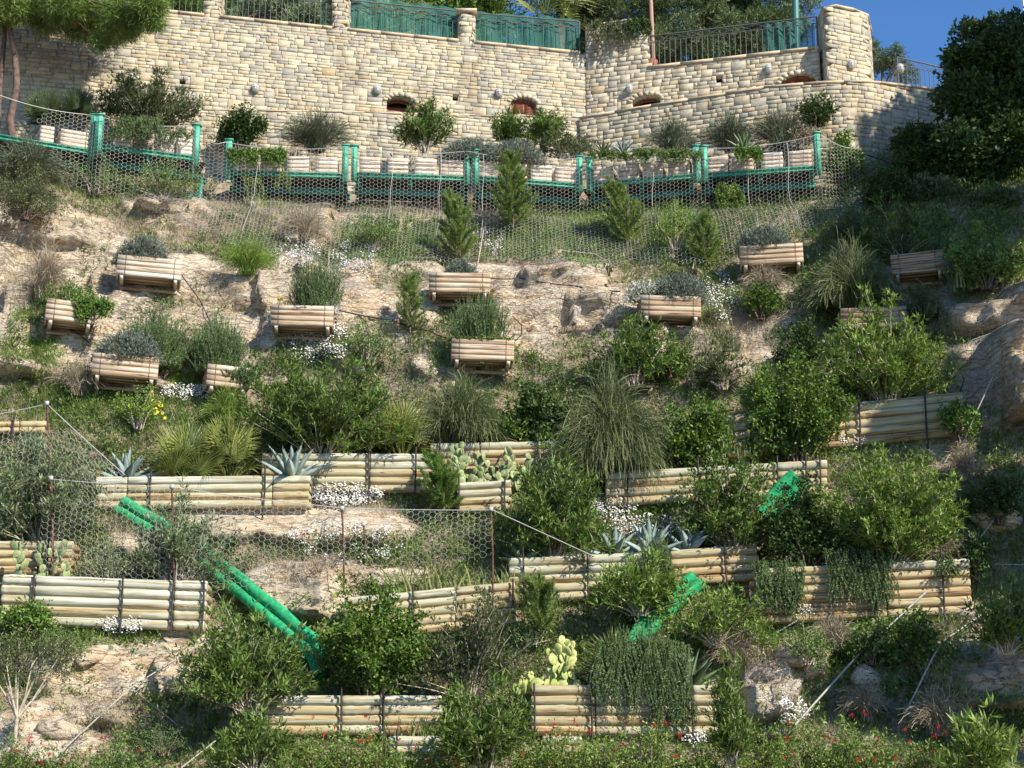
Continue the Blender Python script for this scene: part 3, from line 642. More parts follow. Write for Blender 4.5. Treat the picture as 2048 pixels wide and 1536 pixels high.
# --- pillars
for (c0, c1, Y, lab) in ((408, 440, 33.5, 'stone pillar between the first and second railing bays, nearest the pine'), (664, 695, 34.1, 'stone pillar left of the first green netted railing bay'), (917, 948, 34.75, 'stone pillar between the two green netted railing bays')):
    zt = 19.3 if c0 < 600 else 19.22
    if c0 > 900: zt = 19.12
    a = xy(c0, Y - .03, 18.6); b2 = xy(c1, Y + .02, 18.6)
    pr = thing('stone_pillar', lab, 'pillar', (*a, ZC), 'stone pillars of the terrace railing')
    aP, nP, LP = masonry(pr, [(a[0] + .01, a[1] + .4), a, b2, (b2[0] + .01, b2[1] + .4)], ZC - .02, lambda u: zt, hmin=.08, lmin=.13, lmax=.24, core=.03, cb=0)
    V, F, _ = box(((a[0] + b2[0]) / 2, a[1] + .2, zt + .03), (b2[0] - a[0] + .12, .5, .06)); obj('cap_stone', V, F, M['coping'], pr)
# ------------------------------------------------------------------ railings
def railing(pa, pb, h, label, zb, n=None, group='wrought iron railings on the stone wall'):
    pa = np.array(pa); pb = np.array(pb); Lr = np.linalg.norm(pb - pa); n = n or int(Lr / .115)
    rt = thing('railing', label, 'railing', (*pa, zb), group)
    d = (pb - pa) / Lr
    def pt(s, z): q = pa + d * s * Lr; return np.array([q[0], q[1], z])
    def bar(name, PL, r, m=4): V, F, _ = tubes(np.array(PL), r, m); return obj(name, V, F, M['iron'], rt)
    bar('bottom_rail', [pt(0, zb + .07), pt(1, zb + .07)], .012)
    bar('mid_rail', [pt(0, zb + h - .15), pt(1, zb + h - .15)], .010)
    bar('top_rail', [pt(0, zb + h), pt(1, zb + h)], .018)
    s = np.linspace(0, 1, 60)
    for ph in (0, pi): bar('scroll_bar', [pt(t, zb + h - .075 + .055 * sin(t * Lr * 9 + ph)) for t in s], .007)
    bar('end_post', [pt(0.004, zb), pt(0.004, zb + h)], .016); bar('end_post', [pt(.996, zb), pt(.996, zb + h)], .016)
    V, F, _ = tubes(np.array([[0, 0, 0], [0, 0, h - .15]]), .0085, 4); me = mesh_data('baluster', V, F, M['iron'])
    for k in range(1, n):
        q = pt(k / n, zb); o = bpy.data.objects.new('baluster', me); COL.objects.link(o); o.parent = rt; o.location = q - np.array([*pa, zb])
    return rt
ZB = ZC + .055
for (c0, c1, Y0, Y1, lab) in ((250, 408, 33.15, 33.5, 'railing bay left of the first pillar, partly behind pine foliage'), (441, 663, 33.6, 34.1, 'railing bay in front of bright oleander leaves'), (696, 916, 34.25, 34.75, 'left green netted railing bay'), (949, 1160, 34.85, 35.25, 'right green netted railing bay beside the vine covered block')):
    railing(xy(c0, Y0 + .12, 18.8), xy(c1, Y1 + .12, 18.8), .78, 'wrought iron ' + lab, ZB)
railing(xy(1297, 34.98, 18.3), xy(1636, 34.05, 18.3), .76, 'wrought iron railing bay rising towards the corner tower, before the green pole', ZR + .055)
railing(xy(1738, 37.2, 18), xy(1792, 33.9, 18), .68, 'short wrought iron railing running back from the camera right of the tower', ZL + .13)
railing(xy(1792, 33.9, 18), xy(1900, 34.5, 18), .68, 'wrought iron railing bay right of the tower beside the dark tree', ZL + .13)
V, F, _ = box((*xy(1846, 34.35, 17.0), ZL + .06), (1.25, .3, .12)); tag(obj('kerb_block', V, F, M['coping']), 'pale stone kerb under the far right railing', 'kerb')
def shade_net(c0, c1, Y0, Y1, z0, z1, lab):
    n = 40; s = np.linspace(0, 1, n); t = np.linspace(0, 1, 10); S, T = np.meshgrid(s, t, indexing='ij')
    a = np.array(xy(c0, Y0, z0)); b2 = np.array(xy(c1, Y1, z0))
    X = a[0] + (b2[0] - a[0]) * S; Y = a[1] + (b2[1] - a[1]) * S + .03 * np.sin(S * 31 + T * 3) ; Z = z0 + (z1 - z0) * T - .03 * T * np.abs(np.sin(S * 9))
    i = np.arange(n * 10).reshape(n, 10); F = np.stack([i[:-1, :-1], i[1:, :-1], i[1:, 1:], i[:-1, 1:]], -1).reshape(-1, 4)
    tag(obj('shade_net', np.stack([X, Y, Z], -1).reshape(-1, 3), F, M['shade'], smooth=True), lab, 'shade net', 'green shade nets tied behind the railings')
shade_net(698, 914, 34.44, 34.98, ZB + .02, ZB + .93, 'green shade net left of the third pillar, palm leaves behind')
shade_net(951, 1158, 35.1, 35.45, ZB + .02, ZB + .9, 'green shade net between the third pillar and the vine covered block')
shade_net(1528, 1632, 34.45, 34.2, ZR + .08, ZR + .86, 'green shade net around the green pole beside the tower')
shade_net(640, 662, 34.3, 34.35, ZB + .02, ZB + .85, 'narrow strip of green shade net left of the second pillar')
for (px, p0, p1, Y, r_, mt, lab, nm) in ((1591, 110, -60, 35.2, .075, 'pole_green', 'thick dark green pole beside the corner tower', 'pole'), (1306, 72, -60, 35.6, .045, 'pole_brown', 'thin brownish pole behind the vine covered block', 'pole'), (2046, 50, -40, 36, .02, 'white', 'thin white mast at the right edge above the dark tree', 'mast')):
    a = P(px, p0, Y); b2 = P(px - (7 if px == 1306 else 1), p1, Y); a[2] -= .8
    V, F, _ = tubes(np.array([a, (a + b2) / 2, b2]), [r_, r_, r_ * .9], 10); o = obj(nm, V, F, M[mt], smooth=True); tag(o, lab, 'pole')
V, F, _ = tubes(np.array([P(1303, 137, 35.15), P(1303, 122, 35.15)]), [.10, .14], 12); tag(obj('flower_pot', V, F, M['clay']), 'terracotta pot behind the railing beside the vine covered block', 'pot')
# ------------------------------------------------------------------ bulkhead lamps
def lamp_at(px, py, Y, label):
    c = P(px, py, Y); rt = thing('wall_lamp', label, 'lamp', c, 'caged bulkhead lamps on the stone walls')
    th = np.linspace(0, 2 * pi, 17)[:-1]; rings = []
    prof = [(0.0, .085), (.035, .085), (.036, .068), (.075, .064), (.105, .045), (.118, .012)]
    V = np.array([[r_ * cos(t) * .95, -d, r_ * sin(t) * 1.3] for d, r_ in prof for t in th]); K = len(prof)
    i = np.arange(K * 16).reshape(K, 16); F = np.stack([i[:-1], np.roll(i[:-1], -1, 1), np.roll(i[1:], -1, 1), i[1:]], -1)
    obj('lamp_base', V, F[:2].reshape(-1, 4), M['grey'], rt, local=True); obj('lamp_glass', V, F[2:].reshape(-1, 4), M['white'], rt, local=True, smooth=True)
    pr = []
    for s in (-.5, 0, .5): pr.append(tubes(np.array([[.078 * s * 1.6, -.03, -.1], [.07 * s * 1.5, -.10, -.06], [.06 * s * 1.5, -.128, 0], [.07 * s * 1.5, -.10, .06], [.078 * s * 1.6, -.03, .1]]), .0045, 4))
    for z in (-.05, .0, .05): pr.append(tubes(np.array([[-.085, -.03, z], [-.06, -.10, z], [0, -.128, z], [.06, -.10, z], [.085, -.03, z]]), .0045, 4))
    V, F, r = merge(pr); obj('lamp_cage', V, F, M['grey'], rt, local=True)
for (px, py, wl, lab) in ((266, 156, 'A', 'caged oval wall lamp behind the upper left shrub, nearest the pine'), (511, 177, 'A', 'caged oval wall lamp above the small dark upright bush'), (755, 180, 'A', 'caged oval wall lamp just left of the open arched window'), (998, 187, 'A', 'caged oval wall lamp just left of the shuttered window behind the oleander'),
                          (1259, 178, 'B', 'caged oval wall lamp beside the half hidden arched window right of the corner'), (1537, 139, 'B', 'caged oval wall lamp left of the louvred arched window'), (1702, 130, 'T', 'caged oval wall lamp on the corner tower'), (1800, 138, 'R', 'white round lamp on the far right railing')):
    at, L_ = {'A': (atA, LA), 'B': (atB, LB), 'T': (atT, LT), 'R': (atC, LC)}[wl]
    u = u_of_px(at, L_, px, 17.5); q = at(u); lamp_at(px, py, q[1] - .03, lab)
# ------------------------------------------------------------------ log walls
def log_mesh(A, C, rad, seed, wea):
    K = 9; m = 10; rs = np.random.default_rng(seed); Ln = np.linalg.norm(C - A); s = np.linspace(0, 1, K)
    d = (C - A) / Ln
    base_ = np.zeros((K, 3)); base_[:, 0] = (s - .5) * Ln; base_[:, 2] = rs.normal(0, .002, K); base_[:, 1] = rs.normal(0, .004, K)
    rr = rad * (1 + rs.normal(0, .02, K)) ; th = np.arange(m) * 2 * pi / m
    V = np.stack([np.repeat(base_[:, 0], m), np.repeat(base_[:, 1], m) + np.repeat(rr, m) * np.tile(np.cos(th), K), np.repeat(base_[:, 2], m) + np.repeat(rr, m) * np.tile(np.sin(th), K)], 1)
    # eased ends
    V2 = V.copy(); 
    e0 = V[:m].copy(); e0[:, 0] -= .0; e0[:, 1:] *= .86; V[:m, 0] += .012; e1 = V[-m:].copy(); e1[:, 1:] *= .86; V[-m:, 0] -= .012
    V = np.concatenate([e0, V, e1]); K2 = K + 2
    i = np.arange(K2 * m).reshape(K2, m); F = np.stack([i[:-1], i[1:], np.roll(i[1:], -1, 1), np.roll(i[:-1], -1, 1)], -1).reshape(-1, 4)
    me = mesh_data('log', V, [F, i[0][None, :], i[-1][None, ::-1]], M['log'], rnd=float(np.clip(wea, 0.02, 1)))
    sm = np.zeros(len(F) + 2, dtype=bool); sm[m:len(F) - m] = True; me.polygons.foreach_set('use_smooth', sm)
    return me, d, (A + C) / 2
for wi, w in enumerate(WI):
    A, C, n, d = w['A'], w['C'], w['n'], w['d']; rt = thing('log_wall', w['lab'], 'retaining wall', (A + C) / 2 - np.array([0, 0, n * d]), 'log retaining walls on the slope')
    pxa, pxc = proj(A)[0], proj(C)[0]
    Lw = np.linalg.norm((C - A)[:2]); seg = [0] + [(j - pxa) / (pxc - pxa) for j in w['jo']] + [1]
    for k in range(n):
        zoff = -(k + .5) * d
        for s0, s1 in zip(seg[:-1], seg[1:]):
            e = RS.uniform(-.012, .012)
            a = A + (C - A) * s0 + np.array([.006 if s0 > 0 else e, 0, zoff]); c = A + (C - A) * s1 + np.array([-.006 if s1 < 1 else e, 0, zoff])
            yb = RS.uniform(-.012, .012); a = a + [0, yb + .02, 0]; c = c + [0, yb + .02, 0]
            wea = w['wea'] - .15 * k / n * 2 + RS.uniform(-.16, .16) + (.18 if k == 0 else 0)
            me, dd, cc = log_mesh(a, c, d * .535, wi * 100 + k * 7 + int(s0 * 50), wea)
            o = bpy.data.objects.new('log', me); COL.objects.link(o); o.parent = rt; o.location = cc - np.array(rt.location)
            o.rotation_euler = (0, -math.asin(dd[2]), atan2(dd[1], dd[0]))
    for p in w['po']:
        t = (p - pxa) / (pxc - pxa); q = A + (C - A) * t; q = q - [0, d * .5 + .02, 0]; up = RS.uniform(.0, .16)
        PLp = np.array([q + [0, 0, up], q + [RS.uniform(-.01, .01), 0, -n * d / 2], q + [RS.uniform(-.02, .02), -.01, -n * d - RS.uniform(.02, .2)]])
        V, F, _ = tubes(PLp, .015, 6); obj('steel_post', V, F, M['dark_steel'], rt)
    # end stubs returning into the hill
    for E, sg in ((A, 1), (C, -1)):
        for k in range(n):
            ln = .38; a = np.array([E[0] + sg * .05, E[1] + .07, E[2] - (k + .5) * d]); c = a + np.array([0, ln, 0])
            me, dd, cc = log_mesh(a, c, d * .49, wi * 31 + k, w['wea'] - .2)
            o = bpy.data.objects.new('return_log', me); COL.objects.link(o); o.parent = rt; o.location = cc - np.array(rt.location); o.rotation_euler = (0, 0, pi / 2)
# ------------------------------------------------------------------ green barrier frames with planters
def beam(root, name, a, b, w, h, mat):
    a = np.array(a, float); b = np.array(b, float); d = nrm(b - a); L_ = np.linalg.norm(b - a)
    up = np.array([0, 0, 1.0]) if abs(d[2]) < .9 else np.array([0, 1.0, 0]); s = nrm(np.cross(d, up)); u2 = np.cross(s, d)
    # H section: two flanges and a web
    pr = [box((a + b) / 2 + u2 * (h / 2 - .006), (L_, w, .012), [d, s, u2]), box((a + b) / 2 - u2 * (h / 2 - .006), (L_, w, .012), [d, s, u2]), box((a + b) / 2, (L_, .012, h - .024), [d, s, u2])]
    V, F, _ = merge(pr); return obj(name, V, F, mat, root)
FR = [  # left px, right px, left rail py, right rail py, Yl, Yr, left top, right top, label
    (-40, 186, 268, 306, 30.35, 31.2, 190, 232, 'leftmost green steel barrier frame beside the pine trunk'),
    (197, 391, 293, 318, 31.0, 31.6, 232, 252, 'green steel barrier frame hung with trailing rosemary, second from the left'),
    (456, 690, 346, 352, 32.35, 32.45, 282, 293, 'green steel barrier frame with ivy over its left planters'),
    (708, 934, 350, 358, 32.5, 32.7, 294, 300, 'green steel barrier frame with four uncovered planters'),
    (951, 1159, 357, 373, 32.65, 33.0, 303, 315, 'green steel barrier frame under the grey cushion plants'),
    (1179, 1393, 372, 352, 33.0, 32.45, 318, 294, 'green steel barrier frame right of the lowest point of the row'),
    (1409, 1636, 352, 336, 32.45, 32.0, 295, 268, 'rightmost green steel barrier frame in front of the stone corner')]
FD = []
for (c0, c1, r0, r1, Y0, Y1, t0, t1, lab) in FR:
    a = P(c0, r0, Y0); b2 = P(c1, r1, Y1); ta = P(c0, t0, Y0); tb = P(c1, t1, Y1)
    ta[0] = a[0]; tb[0] = b2[0]
    rt = thing('barrier_frame', lab, 'steel frame', (a + b2) / 2, 'green steel barrier frames along the upper terrace'); FD.append((a, b2, ta, tb, rt))
    for q0, q1 in ((a, ta), (b2, tb)):
        V, F, _ = box((q0 + q1) / 2 - [0, 0, .06], (.115, .12, abs(q1[2] - q0[2]) + .12)); obj('post', V, F, M['green_paint'], rt)
        V, F, _ = box((q0 + q1) / 2 - [0, .062, .06], (.03, .012, abs(q1[2] - q0[2]) + .05)); obj('post_rib', V, F, M['green_paint'], rt)
    beam(rt, 'front_rail', a, b2, .09, .085, M['green_paint'])
    back = np.array([0, 1.15, 0])
    beam(rt, 'back_rail', a + back, b2 + back, .09, .10, M['green_dark'])
    for s in np.linspace(.04, .96, 3):
        p = a + (b2 - a) * s; beam(rt, 'cross_girder', p - [0, 0, .10], p + back - [0, 0, .10], .07, .10, M['green_dark'])
    for s in (.03, .97):
        p = a + (b2 - a) * s; beam(rt, 'brace', p + back * .8 - [0, 0, .05], p + back * .8 - [0, 0, .9], .07, .08, M['green_dark'])
    beam(rt, 'lower_girder', a + back * .25 - [0, 0, .22], b2 + back * .25 - [0, 0, .22], .10, .11, M['green_dark'])
    beam(rt, 'lower_girder', a + back * .8 - [0, 0, .42], b2 + back * .8 - [0, 0, .42], .10, .11, M['green_dark'])
    d = nrm(b2 - a); s_ = np.array([-d[1], d[0], 0]); 
    V, F, _ = box((a + b2) / 2 + [0, .6, -.035], (np.linalg.norm(b2 - a), 1.05, .012), [d, nrm(s_), np.cross(d, nrm(s_))]); obj('deck_plate', V, F, M['dark_steel'], rt)  # dark colour stands in for the shade under the deck
    for q in (ta, tb):
        V, F, _ = box(q + [0, 0, .01], (.17, .16, .02)); obj('cap_plate', V, F, M['green_paint'], rt)
# ------------------------------------------------------------------ timber planter boxes
def slat_mesh(L_, h, th, wea, mat, seed=0):
    K = 5; pr = [(-.5, 0), (-.5, .35), (-.32, .85), (0, 1), (.32, .85), (.5, .35), (.5, 0)]
    xs = np.linspace(-L_ / 2, L_ / 2, K); V = np.array([[x, -q[1] * th, q[0] * h * .985] for x in xs for q in pr]); n = len(pr)
    i = np.arange(K * n).reshape(K, n); F = np.stack([i[:-1], i[1:], np.roll(i[1:], -1, 1), np.roll(i[:-1], -1, 1)], -1).reshape(-1, 4)
    return mesh_data('slat', V, [F, i[0][None, :], i[-1][None, ::-1]], mat, rnd=wea)
def planter(label, group, loc, yaw, roll, Wd=.98, H=.36, D=.46, n=4, mat='slat', wea=.5, legs=True):
    rt = thing('planter_box', label, 'planter', loc, group); rt.rotation_euler = (0, roll, yaw)
    def add(nm, me, l, r=(0, 0, 0)):
        o = bpy.data.objects.new(nm, me); COL.objects.link(o); o.parent = rt; o.location = l; o.rotation_euler = r; return o
    h = H / n
    for k in range(n):
        z = h * (k + .5); rr = np.clip(wea + RS.uniform(-.25, .25) + (.15 if k == n - 1 else 0), .02, .98)
        add('slat', slat_mesh(Wd, h, .035, rr, M[mat]), (0, 0, z))
        add('back_slat', slat_mesh(Wd, h, .03, rr, M[mat]), (0, D, z), (0, 0, pi))
        for s in (-1, 1): add('side_slat', slat_mesh(D - .02, h, .03, np.clip(rr - .15, .02, 1), M[mat]), (s * (Wd / 2 - .03), D / 2, z), (0, 0, s * pi / 2))
    for k in range(3):
        V, F, _ = box((0, 0, 0), (Wd - .08, D / 3 - .02, .025)); add('bottom_board', mesh_data('board', V, F, M[mat], rnd=RS.uniform(0, .3)), (0, D * (k + .5) / 3, .02))  # low values darken the boards, putting the underside's shade into the tone
    if legs:
        for s in (-1, 1):
            V, F, _ = box((0, 0, 0), (.055, D + .03, .06)); add('bearer', mesh_data('bearer', V, F, M[mat], rnd=.9), (s * (Wd / 2 - .09), D / 2 - .0, -.035))
            V, F, _ = box((0, 0, 0), (.05, .05, .2)); add('leg', mesh_data('leg', V, F, M[mat], rnd=.25), (s * (Wd / 2 - .09), D * .8, -.13))
            V, F, _ = tubes(np.array([[0, -.042, H], [0, -.045, 0], [0, .0, -.07], [0, D * .8, -.07]]), .004, 4); add('strap', mesh_data('strap', V, F, M['dark_steel']), (s * (Wd / 2 - .12 - .02 * RS.random()), 0, 0))
        V, F, _ = box((0, 0, 0), (Wd - .1, .05, .05)); add('cross_bar', mesh_data('cross_bar', V, F, M[mat], rnd=.35), (0, D * .75, -.10))
    V, F, _ = box((0, 0, 0), (Wd - .08, D - .06, .02)); add('soil_fill', mesh_data('soil_fill', V, F, M['soil']), (0, D / 2, H - .05))
    return rt
# planters standing in the frames: (frame, px left, px right, weather, label)
g2 = 'small timber planters standing in the green frames'
FP = [(0, 78, 104, .5, 'small timber planter half lost in pale grass left in the first green frame'), (0, 120, 174, .55, 'four slat timber planter in the first green frame, topped with greens'),
      (1, 226, 262, .5, 'timber planter behind the densest trailing rosemary'), (1, 316, 346, .8, 'whitish timber planter under the thin end of the trailing rosemary'), (1, 352, 384, .8, 'whitish timber planter at the right post of the rosemary hung frame'),
      (2, 478, 512, .45, 'timber planter at the left under the ivy'), (2, 522, 562, .45, 'timber planter whose right edge shows from the ivy'), (2, 575, 616, .6, 'first uncovered timber planter right of the ivy'), (2, 632, 674, .6, 'timber planter right beside the doubled green posts above the middle slope, ivy frame'),
      (3, 719, 759, .45, 'leftmost timber planter of the frame with four uncovered planters'), (3, 776, 815, .5, 'second timber planter in the frame with four uncovered planters'), (3, 830, 872, .95, 'palest timber planter in the frame with four uncovered planters'), (3, 881, 926, .4, 'rightmost timber planter of the frame with four uncovered planters'),
      (4, 958, 1000, .5, 'timber planter left of the tall young pine top'), (4, 1013, 1052, .5, 'timber planter hidden behind the tall young pine top'), (4, 1062, 1102, .9, 'pale timber planter right of the tall young pine top'), (4, 1111, 1153, .5, 'timber planter at the right post of the frame under the grey cushions'),
      (5, 1185, 1227, .45, 'leftmost timber planter right of the lowest point of the row'), (5, 1239, 1279, .55, 'second timber planter right of the lowest point of the row'), (5, 1287, 1326, .5, 'third timber planter right of the lowest point of the row'), (5, 1338, 1380, .5, 'fourth timber planter right of the lowest point, touching weeds'),
      (6, 1416, 1456, .4, 'weedy timber planter at the left of the rightmost frame'), (6, 1466, 1508, .4, 'timber planter behind the bright green hanging plant'), (6, 1524, 1566, .7, 'pale timber planter in the middle of the rightmost frame'), (6, 1578, 1624, .1, 'grey brown timber planter at the end post of the rightmost frame')]
PLANTERS = []
for (fi, p0, p1, wea, lab) in FP:
    a, b2, ta, tb, rt_ = FD[fi]; pa, pb = proj(a)[0], proj(b2)[0]; s = ((p0 + p1) / 2 - pa) / (pb - pa); q = a + (b2 - a) * s; wd = (p1 - p0) * mpp(q)
    loc = q + [0, .0, .05]; yaw = atan2(b2[1] - a[1], b2[0] - a[0])
    planter(lab, g2, loc, yaw, 0, wd * 1.04, .33, .5, 4, 'slat_pink', wea, legs=False); PLANTERS.append((loc, wd))
g3 = 'timber planters hung on the rock face'
BX = [(236, 508, 363, 522, .85, 'whitish weathered planter hung high on the left rock under a grey cushion'), (94, 592, 190, 612, .5, 'planter overgrown by bright green creeper at the left'), (187, 703, 316, 718, .5, 'planter with a large grey cushion plant, lowest on the left'), (414, 722, 500, 742, .35, 'planter almost swallowed by trailing rosemary'),
      (543, 609, 667, 613, .45, 'planter with upright dark rosemary and a yellow tag'), (858, 545, 980, 547, .5, 'clean planter in the middle with a small grey cushion'), (903, 676, 1028, 681, .45, 'planter with upright rosemary directly below the clean middle one'), (1281, 590, 1401, 594, .3, 'planter under white daisies and a wide grey mound, only its base showing'),
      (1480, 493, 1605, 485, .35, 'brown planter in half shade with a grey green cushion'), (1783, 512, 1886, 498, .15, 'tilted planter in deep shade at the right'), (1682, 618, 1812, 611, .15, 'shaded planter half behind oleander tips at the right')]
BOXP = []
for (x0, y0, x1, y1, wea, lab) in BX:
    cx, cy = (x0 + x1) / 2, (y0 + y1) / 2; h = hit(cx, cy + 62); Yf = min(h[1], hit(cx - 40, cy + 55)[1], hit(cx + 40, cy + 55)[1]) - .42
    q = P(cx, cy, Yf); wd = (x1 - x0) * mpp(q); H = .36
    dY = .0; roll = atan2((y1 - y0), (x1 - x0)); yaw = max(-.3, min(.3, roll * 1.8)); roll = max(-.12, min(.12, roll))
    o = planter(lab, g3, q - [0, 0, H], yaw, roll * .3, wd * 1.0, H, .5, 4, 'slat', wea); BOXP.append(q)
# ------------------------------------------------------------------ hexagonal wire nets
def hexnet(u0, u1, v0, v1, a, fn, keep=None, r=.0025, skipp=.0):
    """hexagons pointing left-right; a = cell height; fn(u,v)->xyz"""
    sx = a * 1.5 * .62; sy = a
    nx = int((u1 - u0) / sx) + 1; ny = int((v1 - v0) / sy) + 1
    I, J = np.meshgrid(np.arange(nx), np.arange(ny), indexing='ij')
    cx = u0 + I * sx; cy = v0 + J * sy + (I % 2) * sy / 2
    k = sx * 2 / 3
    def pt(dx, dy): return np.stack([cx + dx, cy + dy], -1).reshape(-1, 2)
    Lp = pt(-k, 0); TL = pt(-k / 2, sy / 2); TR = pt(k / 2, sy / 2); Rp = pt(k, 0)
    E = np.concatenate([np.stack([Lp, TL], 1), np.stack([TL, TR], 1), np.stack([TR, Rp], 1)])
    def W(q): q = q + .08 * a * np.stack([vn(q[:, 0] * 37, q[:, 1] * 37, 2) - .5, vn(q[:, 0] * 37, q[:, 1] * 37, 8) - .5], -1) * 2; return fn(q[:, 0], q[:, 1])
    A = W(E[:, 0]); B = W(E[:, 1])
    if keep is not None:
        mk = keep(E[:, 0].mean(0) * 0 + (E[:, 0] + E[:, 1]) / 2, (A + B) / 2); A = A[mk]; B = B[mk]
    V, F, rr = tubes(np.stack([A, B], 1), r, 3); return V, F
def curve_pts(pts, sag=0, n=12):
    pts = [np.array(p, float) for p in pts]; out = []
    for p, q in zip(pts[:-1], pts[1:]):
        for t in np.linspace(0, 1, n, endpoint=False): out.append(p + (q - p) * t - np.array([0, 0, sag * 4 * t * (1 - t)]))
    out.append(pts[-1]); return np.array(out)
def cable(name, pts, r, mat, label, cat='cable', sag=0, m=5, group=None):
    V, F, _ = tubes(curve_pts(pts, sag), r, m); o = obj(name, V, F, M[mat], smooth=True); return tag(o, label, cat, group)
# upper rockfall net: top line follows the frame tops
TL_ = [(-30, 182, 30.25), (186, 234, 31.15), (197, 236, 30.95), (391, 254, 31.55), (405, 275, 31.8), (452, 288, 32.25), (690, 297, 32.38), (934, 306, 32.6), (1160, 320, 32.9), (1393, 300, 32.38), (1640, 272, 31.95), (1716, 300, 32.3)]
TP = np.array([P(*t) for t in TL_])
tx = TP[:, 0]
def topz(x): # cable sags between posts
    z = np.interp(x, tx, TP[:, 2]); i = np.clip(np.searchsorted(tx, x) - 1, 0, len(tx) - 2); t = (x - tx[i]) / (tx[i + 1] - tx[i]); return z - .10 * 4 * np.clip(t * (1 - t), 0, .25)
def fnU(u, v):
    zt = topz(u); z = zt - v; yl = np.interp(u, tx, TP[:, 1]) - .10 - .06 * v + .07 * (fbm(u * 1.3, v * 1.1, 61, 3) - .5)
    return np.stack([u, np.minimum(yl, terr(u, z) - .17 - .16 * fbm(u * 1.6, z * 1.6, 4, 2)), z], -1)
LOWPY = lambda px: np.interp(px, [100, 380, 500, 700, 900, 1100, 1300, 1500, 1720], [350, 455, 500, 545, 520, 520, 530, 500, 420])
def keepU(uv, p): a, b = proj(p); return (b < LOWPY(a) + 25 * (vn(a * .03, b * .03, 4) - .5)) & (a > 70 + 60 * vn(b * .05, b * 0, 3)) & (a < 1722)
nt_ = thing('rockfall_net', 'wide hexagonal wire netting hanging from the green frames over the upper slope', 'wire netting', (0, 31.5, 12))
V, F = hexnet(tx[0], tx[-1], 0, 4.2, .078, fnU, keepU, r=.0027)
tag(obj('wire_netting', V, F, M['wire'], nt_), kind='stuff')
V, F, _ = tubes(np.stack([np.linspace(tx[0], tx[-1], 120), np.interp(np.linspace(tx[0], tx[-1], 120), tx, TP[:, 1]) - .10, topz(np.linspace(tx[0], tx[-1], 120))], -1), .007, 5); obj('top_cable', V, F, M['wire'], nt_)
for px in (508, 780, 878, 1310, 1578, 1500, 965):
    q = P(px, 400, 32.0); v = np.linspace(0, 2.2, 14); V, F, _ = tubes(fnU(np.full(14, q[0]) + .02 * np.sin(v * 5), v) - [0, .01, 0], .005, 4); obj('net_seam', V, F, M['wire'], nt_)
# netting lying on the rock
def fnR(u, v): return np.stack([u, terr(u, v) - .05 - .10 * fbm(u * 2, v * 2, 5, 2), v], -1)
def mk_rock(px0, px1, py0, py1, lab, seed, a=.10, r=.0034):
    p0 = hit(px0, py1); p1 = hit(px1, py0); p2 = hit(px0, py0); p3 = hit(px1, py1)
    def kp(uv, p):
        aa, bb = proj(p); w = 60 * (vn(aa * .012, bb * .012, seed) - .5); return (aa > px0 + w) & (aa < px1 + w) & (bb > py0 + w) & (bb < py1 + w) & (vn(aa * .02, bb * .025, seed + 3) > .22)
    V, F = hexnet(min(p0[0], p2[0]), max(p1[0], p3[0]), min(p0[2], p3[2]), max(p1[2], p2[2]), a, fnR, kp, r); tag(obj('rock_netting', V, F, M['wire_dull']), lab, 'wire netting', kind='stuff')
mk_rock(150, 560, 480, 760, 'wire netting lying over the pale rock around the left hung planters', 1)
mk_rock(560, 870, 545, 800, 'wire netting lying over the rock below the upright rosemary planter', 2)
mk_rock(940, 1480, 520, 760, 'wire netting lying over the big smooth rock in the middle', 3)
mk_rock(1490, 1720, 560, 760, 'wire netting on half shaded rock left of the right oleander', 4)
mk_rock(1870, 2060, 560, 900, 'wire netting stretched over the sunlit boulders at the right edge', 5, .085, .003)
mk_rock(1480, 1700, 1300, 1480, 'wire netting over the orange rock lower right', 6)
# lower fences with rusty posts
def low_fence(tops, bots, yfs, label, a, posts, cabl=True, r=.0024, keep=None):
    T = np.array([P(x, y, Y) for (x, y), Y in zip(tops, yfs)]); B = np.array([P(x, y, Y) for (x, y), Y in zip(bots, yfs)])
    rt = thing('wire_fence', label, 'wire fence', (T[0] + B[-1]) / 2)
    X = T[:, 0]
    def fn(u, v):
        zt = np.interp(u, X, T[:, 2]); zb = np.interp(u, X, B[:, 2]); z = zt - v
        y = np.interp(u, X, T[:, 1]) + .07 * (fbm(u * 2, v * 1.5, 66, 3) - .5) - .12 * np.sin(np.clip(v / np.maximum(zt - zb, .1), 0, 1) * pi)
        return np.stack([u, y, z], -1)
    def kp(uv, p):
        zb = np.interp(p[:, 0], X, B[:, 2]) + .15 * (vn(p[:, 0] * 2.3, p[:, 0] * 0, 6) - .5); k = p[:, 2] > zb
        if keep: a_, b_ = proj(p); k &= keep(a_, b_)
        return k
    V, F = hexnet(X[0], X[-1], 0, (T[:, 2] - B[:, 2]).max(), a, fn, kp, r); tag(obj('wire_netting', V, F, M['wire'], rt), kind='stuff')
    V, F, _ = tubes(curve_pts(T, .012), .006, 5); obj('top_cable', V, F, M['wire'], rt)
    for (px, pt_, pb, Y) in posts:
        A = P(px, pt_, Y); Bq = P(px + 4, pb, Y); V, F, _ = tubes(np.stack([A, (A + Bq) / 2 + [.01, 0, 0], Bq]), .016, 6); obj('fence_post', V, F, M['rust'], rt)
        V, F, _ = box(A + [0, -.01, .01], (.06, .03, .06)); obj('cable_clamp', V, F, M['wire'], rt)
